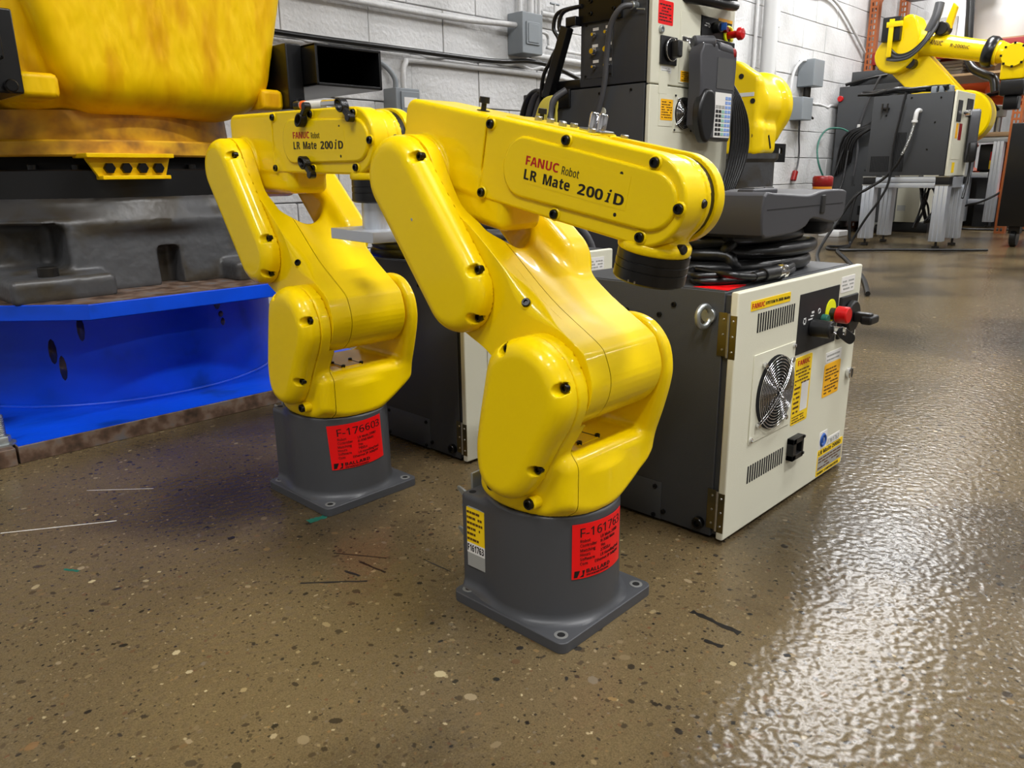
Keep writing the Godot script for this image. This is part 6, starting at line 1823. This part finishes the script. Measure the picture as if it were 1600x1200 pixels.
func build_far_arm() -> void:
	# jointed yellow arm: elbow block, long forearm to the right, sloping lower arm
	var o := thing("jointed_robot", "large distant yellow robot arm over the stand controller, black hoses at its elbow", "robot", Vector3(7.0, 0, 0))
	var el := Vector3(0, 1.50, -2.36)
	put("elbow", B.new().ext(B.smooth2([Vector2(-0.15, -0.16), Vector2(-0.02, -0.20), Vector2(0.10, -0.12), Vector2(0.14, 0.03), Vector2(0.12, 0.14), Vector2(0.08, 0.22), Vector2(0.0, 0.22), Vector2(-0.07, 0.12), Vector2(-0.15, 0.05), Vector2(-0.20, -0.05)], 3), -0.11, 0.11, 0.02, 0.02, 2), M.yellow_paint, o).transform = Transform3D(Basis(Vector3.UP, -PI / 2), el)
	var fa := put("forearm", moved(B.new().lathe([Vector2(0, 0), Vector2(0.105, 0.0), Vector2(0.11, 0.1), Vector2(0.085, 0.2), Vector2(0.078, 0.5), Vector2(0.08, 0.62), Vector2(0.088, 0.68), Vector2(0.0, 0.68)], 28), B.along(Vector3(0, 1.545, -2.34), Vector3(0, 1.40, -1.73))), M.yellow_paint, o)
	var txt := joined([letters("FANUC", 0.032, 0.11, true), moved(letters("R-2000iC", 0.024, 0.14, true), T(0.17, 0.0, 0))])
	var dirv := (Vector3(0, 1.40, -1.73) - Vector3(0, 1.545, -2.34)).normalized()
	put("lettering", moved(txt, Transform3D(Basis(dirv, Vector3.RIGHT.cross(dirv).normalized() * -1.0, Vector3.LEFT), Vector3(-0.088, 1.50, -2.17))), M.print_brown, fa)
	put("black_cuff", moved(B.new().lathe([Vector2(0, 0), Vector2(0.10, 0), Vector2(0.112, 0.015), Vector2(0.112, 0.055), Vector2(0.10, 0.075), Vector2(0, 0.075)], 28), B.along(Vector3(0, 1.412, -1.775), Vector3(0, 1.39, -1.68))), M.black_paint, fa)
	put("wrist_neck", moved(B.new().lathe([Vector2(0, 0), Vector2(0.085, 0), Vector2(0.075, 0.05), Vector2(0.06, 0.1), Vector2(0, 0.1)], 24), B.along(Vector3(0, 1.40, -1.71), Vector3(0, 1.38, -1.62))), M.yellow_paint, o)
	var wr := put("wrist", B.new().cyl(Vector3(-0.11, 1.355, -1.56), Vector3(0.1, 1.355, -1.56), 0.085, 32, 0.01).box2(Vector3(-0.09, 1.19, -1.64), Vector3(0.08, 1.33, -1.48), 0.015), M.yellow_paint, o)
	put("wrist_disc", B.new().cyl(Vector3(-0.12, 1.355, -1.56), Vector3(-0.11, 1.355, -1.56), 0.08, 32, 0.002), M.yellow_paint, wr)
	var notch := B.new().box(Vector3(0.004, 0.016, 0.016), Vector3.ZERO).mesh()
	for k in 8:
		var t := TAU * k / 8
		put("disc_notch", notch, M.black_screw, wr).position = Vector3(-0.119, 1.355 + cos(t) * 0.08, -1.56 + sin(t) * 0.08)
	put("gripper", B.new().box2(Vector3(-0.08, 1.08, -1.63), Vector3(0.07, 1.19, -1.47), 0.01).box2(Vector3(-0.05, 0.98, -1.6), Vector3(0.05, 1.08, -1.5), 0.01), M.black_paint, o)
	put("lower_arm", B.new().ext(PackedVector2Array([Vector2(-2.43, 1.42), Vector2(-2.30, 1.45), Vector2(-2.18, 1.44), Vector2(-1.86, 1.10), Vector2(-1.84, 1.0), Vector2(-2.10, 0.98), Vector2(-2.43, 1.30)]), -0.07, 0.07, 0.012, 0.012, 2), M.yellow_paint, o).transform = Transform3D(Basis(Vector3.UP, -PI / 2), Vector3(0.05, 0, 0))
	put("swivel_disc", B.new().cyl(Vector3(-0.06, 0.94, -1.86), Vector3(0.10, 0.94, -1.86), 0.20, 36, 0.012), M.yellow_paint, o)
	put("base", B.new().box2(Vector3(0.16, 0.0, -2.03), Vector3(0.26, 0.55, -1.95), 0.01).box2(Vector3(0.08, 0.55, -2.3), Vector3(0.4, 0.85, -1.98), 0.01), M.cast_grey_paint, o)
	put("link_hub", B.new().cyl(Vector3(-0.1, 1.37, -2.28), Vector3(0.1, 1.37, -2.28), 0.04, 16, 0.004), M.dark_steel, o)
	for k in 4:
		put("hose", B.new().tube(B.smooth3([Vector3(-0.14, 1.50 - 0.03 * k, -2.44), Vector3(-0.16, 1.43 - 0.012 * k, -2.36), Vector3(-0.17, 1.44 - 0.01 * k, -2.26), Vector3(-0.16, 1.52 - 0.008 * k, -2.17), Vector3(-0.13, 1.62, -2.14 + 0.012 * k), Vector3(-0.1, 1.75, -2.12)]), 0.013, 7), [M.black_rubber, M.grey_rubber][k % 2], o)
	put("hose_sleeve", B.new().tube(B.smooth3([Vector3(-0.13, 1.58, -2.16), Vector3(-0.12, 1.68, -2.12), Vector3(-0.1, 1.78, -2.11)]), 0.035, 10), M.grey_rubber, o)
	put("valve_block", B.new().box2(Vector3(-0.16, 1.54, -2.50), Vector3(-0.06, 1.72, -2.36), 0.008), M.black_plastic, o)
	put("bracket", B.new().box2(Vector3(-0.18, 1.42, -2.44), Vector3(-0.165, 1.70, -2.405), 0.002), M.yellow_paint, o)
	put("bracket_bar", B.new().box2(Vector3(-0.182, 1.64, -2.46), Vector3(-0.167, 1.68, -2.34), 0.002), M.yellow_paint, o)
	put("bracket", B.new().ext(PackedVector2Array([Vector2(-2.08, 1.60), Vector2(-2.03, 1.60), Vector2(-2.0, 1.75), Vector2(-2.03, 1.78), Vector2(-2.06, 1.68)]), 0.0, 0.05, 0.004, 0.004, 1), M.yellow_paint, o).transform = Transform3D(Basis(Vector3.UP, -PI / 2), Vector3(0, 0, 0))
	put("motor", B.new().cyl(Vector3(-0.1, 1.60, -2.08), Vector3(0.02, 1.60, -2.08), 0.05, 18, 0.006), M.dark_steel, o)
	tag(put("hose", B.new().tube(B.smooth3([Vector3(7.3, 2.2, -2.06), Vector3(7.3, 1.98, -2.03), Vector3(7.28, 1.8, -2.0), Vector3(7.26, 1.6, -1.98), Vector3(7.25, 1.42, -1.96), Vector3(7.2, 1.32, -1.90), Vector3(7.15, 1.26, -1.80), Vector3(7.1, 1.22, -1.72), Vector3(7.08, 1.12, -1.69)]), 0.032, 12), M.black_rubber), "thick black hose dropping from the rack top behind the distant yellow arm", "hose")

func build_rack() -> void:
	var o := thing("pallet_rack", "orange pallet rack with red beams at the end of the block wall", "rack", Vector3(7.95, 0, 0))
	for q in [[0.0, -2.98], [0.75, -2.98], [0.0, -1.70], [0.75, -1.70]]:
		slotted_post(o, q[0], q[1], 2.7, M.rack_orange)
	for z: float in [-2.98, -1.70]:
		for k in 3:
			var br := B.new().tube(PackedVector3Array([Vector3(0.03, 0.6 + k * 0.7, z), Vector3(0.72, 1.2 + k * 0.7, z)]), 0.016, 6)
			put("brace", br, M.rack_orange, o)
	for y: float in [1.56, 2.28]:
		for x: float in [-0.02, 0.77]:
			put("beam", B.new().box2(Vector3(x - 0.025, y - 0.06, -2.95), Vector3(x + 0.025, y + 0.05, -1.72), 0.006), M.rack_red if y < 2.0 else M.black_paint, o)
	put("shelf_board", B.new().box2(Vector3(0.0, 1.605, -2.93), Vector3(0.75, 1.625, -1.75)), M.plywood, o)
	put("shelf_board", B.new().box2(Vector3(0.0, 1.345, -2.93), Vector3(0.75, 1.365, -1.75)), M.plywood, o)
	pass
	var fl := thing("black_frame", "long black steel frame lying on the top beams of the orange rack", "frame", Vector3(7.8, 2.05, -2.9))
	put("long_side", B.new().box2(Vector3(0, 0.02, 0.05), Vector3(0.05, 0.10, 0.95), 0.006), M.black_paint, fl)
	put("tray", B.new().box2(Vector3(0.05, 0.02, 0.1), Vector3(0.5, 0.04, 0.9), 0.004), M.black_paint, fl)
	put("hanger", B.new().cyl(Vector3(0.1, 0.04, 0.2), Vector3(0.1, 0.25, 0.2), 0.01, 8).cyl(Vector3(0.1, 0.04, 0.8), Vector3(0.1, 0.25, 0.8), 0.01, 8), M.black_paint, fl)
	put("label", B.new().box2(Vector3(-0.002, 0.05, 0.15), Vector3(0.0, 0.075, 0.24)), M.paper, fl)
	put("arm", B.new().box2(Vector3(0.0, -0.06, 0.55), Vector3(0.03, -0.03, 0.98), 0.004), M.black_paint, fl)
	var dr := thing("drum", "pale grey drum standing on the red-beamed shelf of the orange rack", "drum", Vector3(8.3, 1.626, -2.0))
	put("body", B.new().lathe([Vector2(0, 0), Vector2(0.235, 0), Vector2(0.24, 0.01), Vector2(0.245, 0.46), Vector2(0.238, 0.47), Vector2(0, 0.47)], 36), M.drum_grey, dr)
	put("rim", B.new().ring(Vector3(0, 0.465, 0), Vector3.UP, 0.243, 0.007, 36, 6), M.drum_grey, dr)
	# stack of white trays and pale boards below the beam
	for k in 5:
		tag(put("white_tray", B.new().box2(Vector3(8.2, 1.366 + k * 0.029, -2.56), Vector3(8.6, 1.392 + k * 0.029, -2.25), 0.008), M.white_sheet), ["lowest", "second from the bottom", "middle", "second from the top", "topmost"][k] + " white tray of the stack under the rack's red beam", "tray", "stacked white trays")
	tag(put("carton", B.new().box2(Vector3(8.25, 1.366, -2.2), Vector3(8.6, 1.48, -2.0), 0.003), M.plywood), "brown carton right of the white trays under the red beam", "carton")
	tag(put("white_board", B.new().box2(Vector3(8.05, 1.626, -2.6), Vector3(8.09, 1.86, -2.30), 0.003), M.white_sheet), "white panel leaning on the rack shelf left of the pale drum", "panel")
	var rm := thing("red_casting", "dark red metal casting on the rack near the slotted upright", "casting", Vector3(7.75, 1.30, -2.86))
	put("body", B.new().ext(B.smooth2([Vector2(0, 0.10), Vector2(0.1, 0.16), Vector2(0.22, 0.15), Vector2(0.3, 0.08), Vector2(0.30, -0.04), Vector2(0.2, -0.1), Vector2(0.08, -0.04), Vector2(0.0, 0.02)], 3), -0.03, 0.03, 0.008, 0.008, 1), M.dark_red_plastic, rm)
	rm.rotation.y = -PI / 2

func orange_arm(label: String, at: Vector3, turn: float, s: float) -> void:
	var o := thing("orange_robot", label, "robot", at, turn)
	o.scale = Vector3(s, s, s)
	put("base", B.new().lathe([Vector2(0, 0), Vector2(0.2, 0), Vector2(0.2, 0.04), Vector2(0.13, 0.08), Vector2(0.12, 0.3), Vector2(0.15, 0.34), Vector2(0, 0.34)], 24), M.robot_orange, o)
	put("shoulder", B.new().cyl(Vector3(-0.14, 0.45, 0), Vector3(0.14, 0.45, 0), 0.13, 24, 0.015).box2(Vector3(-0.12, 0.3, -0.12), Vector3(0.12, 0.45, 0.12), 0.03), M.robot_orange, o)
	put("lower_arm", B.new().ext(B.stadium(Vector2(0, 0.45), Vector2(0.25, 0.95), 0.09), 0.06, 0.16, 0.02, 0.02, 2), M.robot_orange, o).transform = Transform3D(Basis(Vector3.UP, -PI / 2), Vector3(0.1, 0, 0))
	put("elbow", B.new().cyl(Vector3(-0.14, 0.95, 0.25), Vector3(0.12, 0.95, 0.25), 0.11, 24, 0.02), M.robot_orange, o)
	put("forearm", moved(B.new().lathe([Vector2(0, 0), Vector2(0.10, 0), Vector2(0.095, 0.2), Vector2(0.065, 0.35), Vector2(0.055, 0.62), Vector2(0.0, 0.63)], 20), B.along(Vector3(-0.03, 0.99, 0.32), Vector3(-0.03, 1.05, -0.4))), M.robot_orange, o)
	put("wrist", B.new().cyl(Vector3(-0.1, 1.04, -0.36), Vector3(0.05, 1.04, -0.36), 0.06, 18, 0.01), M.dark_steel, o)
	put("hose", B.new().tube(B.smooth3([Vector3(-0.16, 0.4, -0.05), Vector3(-0.2, 0.7, 0.2), Vector3(-0.2, 1.0, 0.36), Vector3(-0.16, 1.12, 0.2), Vector3(-0.12, 1.1, -0.1), Vector3(-0.1, 1.08, -0.3)]), 0.025, 8), M.black_rubber, o)

func build_far_bench() -> void:
	var t := thing("bench", "aluminium profile bench with a wooden top below the distant orange robots", "bench", Vector3(8.6, 0, -2.2))
	put("top", B.new().box2(Vector3(0, 0.845, -0.05), Vector3(0.9, 0.885, 0.36), 0.004), M.plywood, t)
	for x: float in [0.06, 0.82]:
		for z: float in [-0.01, 0.235]:
			leg_profile(t, x, z, 0.09, 0.09, 0.80)
	put("rail", B.new().box2(Vector3(0.02, 0.795, -0.04), Vector3(0.1, 0.845, 0.34), 0.004).box2(Vector3(0.02, 0.47, 0.04), Vector3(0.1, 0.52, 0.185), 0.004).box2(Vector3(0.02, 0.22, 0.04), Vector3(0.1, 0.27, 0.185), 0.004), M.aluminium, t)
	var bb := thing("equipment_case", "black case with a red and yellow label under the aluminium bench", "case", Vector3(8.75, 0.53, -2.15))
	put("body", B.new().box2(Vector3(0, 0, 0), Vector3(0.4, 0.25, 0.19), 0.01), M.black_plastic, bb)
	put("stand", B.new().box2(Vector3(0.02, -0.53, 0.02), Vector3(0.38, 0, 0.17), 0.004), M.dark_cabinet_paint, bb)
	put("red_label", B.new().box2(Vector3(-0.002, 0.10, 0.10), Vector3(0, 0.18, 0.17)), M.red_plastic, bb)
	put("yellow_label", B.new().box2(Vector3(-0.002, 0.02, 0.10), Vector3(0, 0.10, 0.17)), M.flat_yellow_label, bb)
	orange_arm("left orange robot arm behind the aluminium bench, reaching left", Vector3(9.3, 0.50, -2.42), 0.1, 0.85)
	orange_arm("right orange robot arm behind the wooden bench top, nearest the tool chest", Vector3(9.05, 0.28, -1.93), -0.25, 0.9)
	tag(put("plinth", B.new().box2(Vector3(9.1, 0, -2.65), Vector3(9.55, 0.50, -2.2), 0.006), M.dark_cabinet_paint), "dark plinth under the left orange robot arm", "plinth")
	tag(put("plinth", B.new().box2(Vector3(8.85, 0, -2.13), Vector3(9.25, 0.28, -1.73), 0.006), M.dark_cabinet_paint), "dark plinth under the right orange robot arm", "plinth")
	var gp := thing("gripper_tool", "silver tool head with a glass jar standing on the wooden bench top", "tool", Vector3(8.62, 0.885, -2.02))
	put("post", B.new().cyl(Vector3(0.1, 0, 0.0), Vector3(0.1, 0.14, 0.0), 0.03, 16, 0.004), M.steel, gp)
	put("head", B.new().box2(Vector3(0.05, 0.14, -0.05), Vector3(0.16, 0.24, 0.05), 0.01), M.label_grey, gp)
	put("hose", B.new().tube(B.smooth3([Vector3(0.05, 0.2, 0), Vector3(0.0, 0.26, -0.06), Vector3(0.0, 0.22, -0.16), Vector3(0.05, 0.1, -0.2)]), 0.014, 8), M.black_rubber, gp)
	tag(put("floor_cable", B.new().tube(B.smooth3([Vector3(8.5, 0.5, -1.75), Vector3(8.5, 0.35, -1.85), Vector3(8.45, 0.25, -2.0), Vector3(8.45, 0.2, -2.15), Vector3(8.4, 0.05, -2.3), Vector3(8.2, 0.012, -2.1), Vector3(8.3, 0.012, -1.6), Vector3(8.3, 0.012, -1.2)]), 0.01, 7), M.black_rubber), "black cable sagging at the legs of the aluminium bench", "cable")

func build_floor_bits() -> void:
	# scuffs, a chalk-like scratch and dropped leaves lie flat on the floor
	var rng := RandomNumberGenerator.new()
	rng.seed = 5
	var fl := get_node("floor")
	for s in SCUFFS:
		var n: int = s[4]
		var p := PackedVector2Array()
		for k in n + 1:
			p.push_back(Vector2(s[2] * (float(k) / n - 0.5), s[3] * 0.5 * rng.randf_range(0.3, 1.0)))
		for k in n + 1:
			p.push_back(Vector2(s[2] * (0.5 - float(k) / n), -s[3] * 0.5 * rng.randf_range(0.3, 1.0)))
		var o := put("scuff_mark", B.new().ext(p, 0, 0.0003), M.get(s[6], M.soft_black), fl)
		o.transform = Transform3D(Basis(Vector3.UP, float(s[5])) * Basis(Vector3.RIGHT, -PI / 2), Vector3(s[0], 0.0, s[1]))

const SCUFFS: Array = [
	[0.514, -0.857, 0.094, 0.0045, 8, -0.75, "soft_black"],
	[0.585, -0.895, 0.085, 0.003, 8, -1.0, "dark_steel"],
	[0.645, -0.785, 0.052, 0.0025, 6, -1.49, "soft_black"],
	[0.577, -0.853, 0.054, 0.005, 6, -1.44, "dark_steel"],
	[0.546, -0.859, 0.029, 0.006, 5, -1.36, "soft_black"],
	[0.611, -1.055, 0.033, 0.018, 8, -0.09, "wire_green"],
	[0.269, -1.168, 0.026, 0.007, 6, -1.04, "wire_green"],
	[0.303, -1.34, 0.172, 0.0025, 16, -0.55, "paper"],
	[0.43, -1.43, 0.12, 0.0012, 12, -0.75, "paper"],
	[0.792, -0.416, 0.07, 0.012, 10, -1.61, "dark_steel"],
	[0.75, -0.394, 0.024, 0.010, 6, -1.44, "dark_steel"],
	[0.788, -0.318, 0.008, 0.007, 5, -0.79, "soft_black"],
]
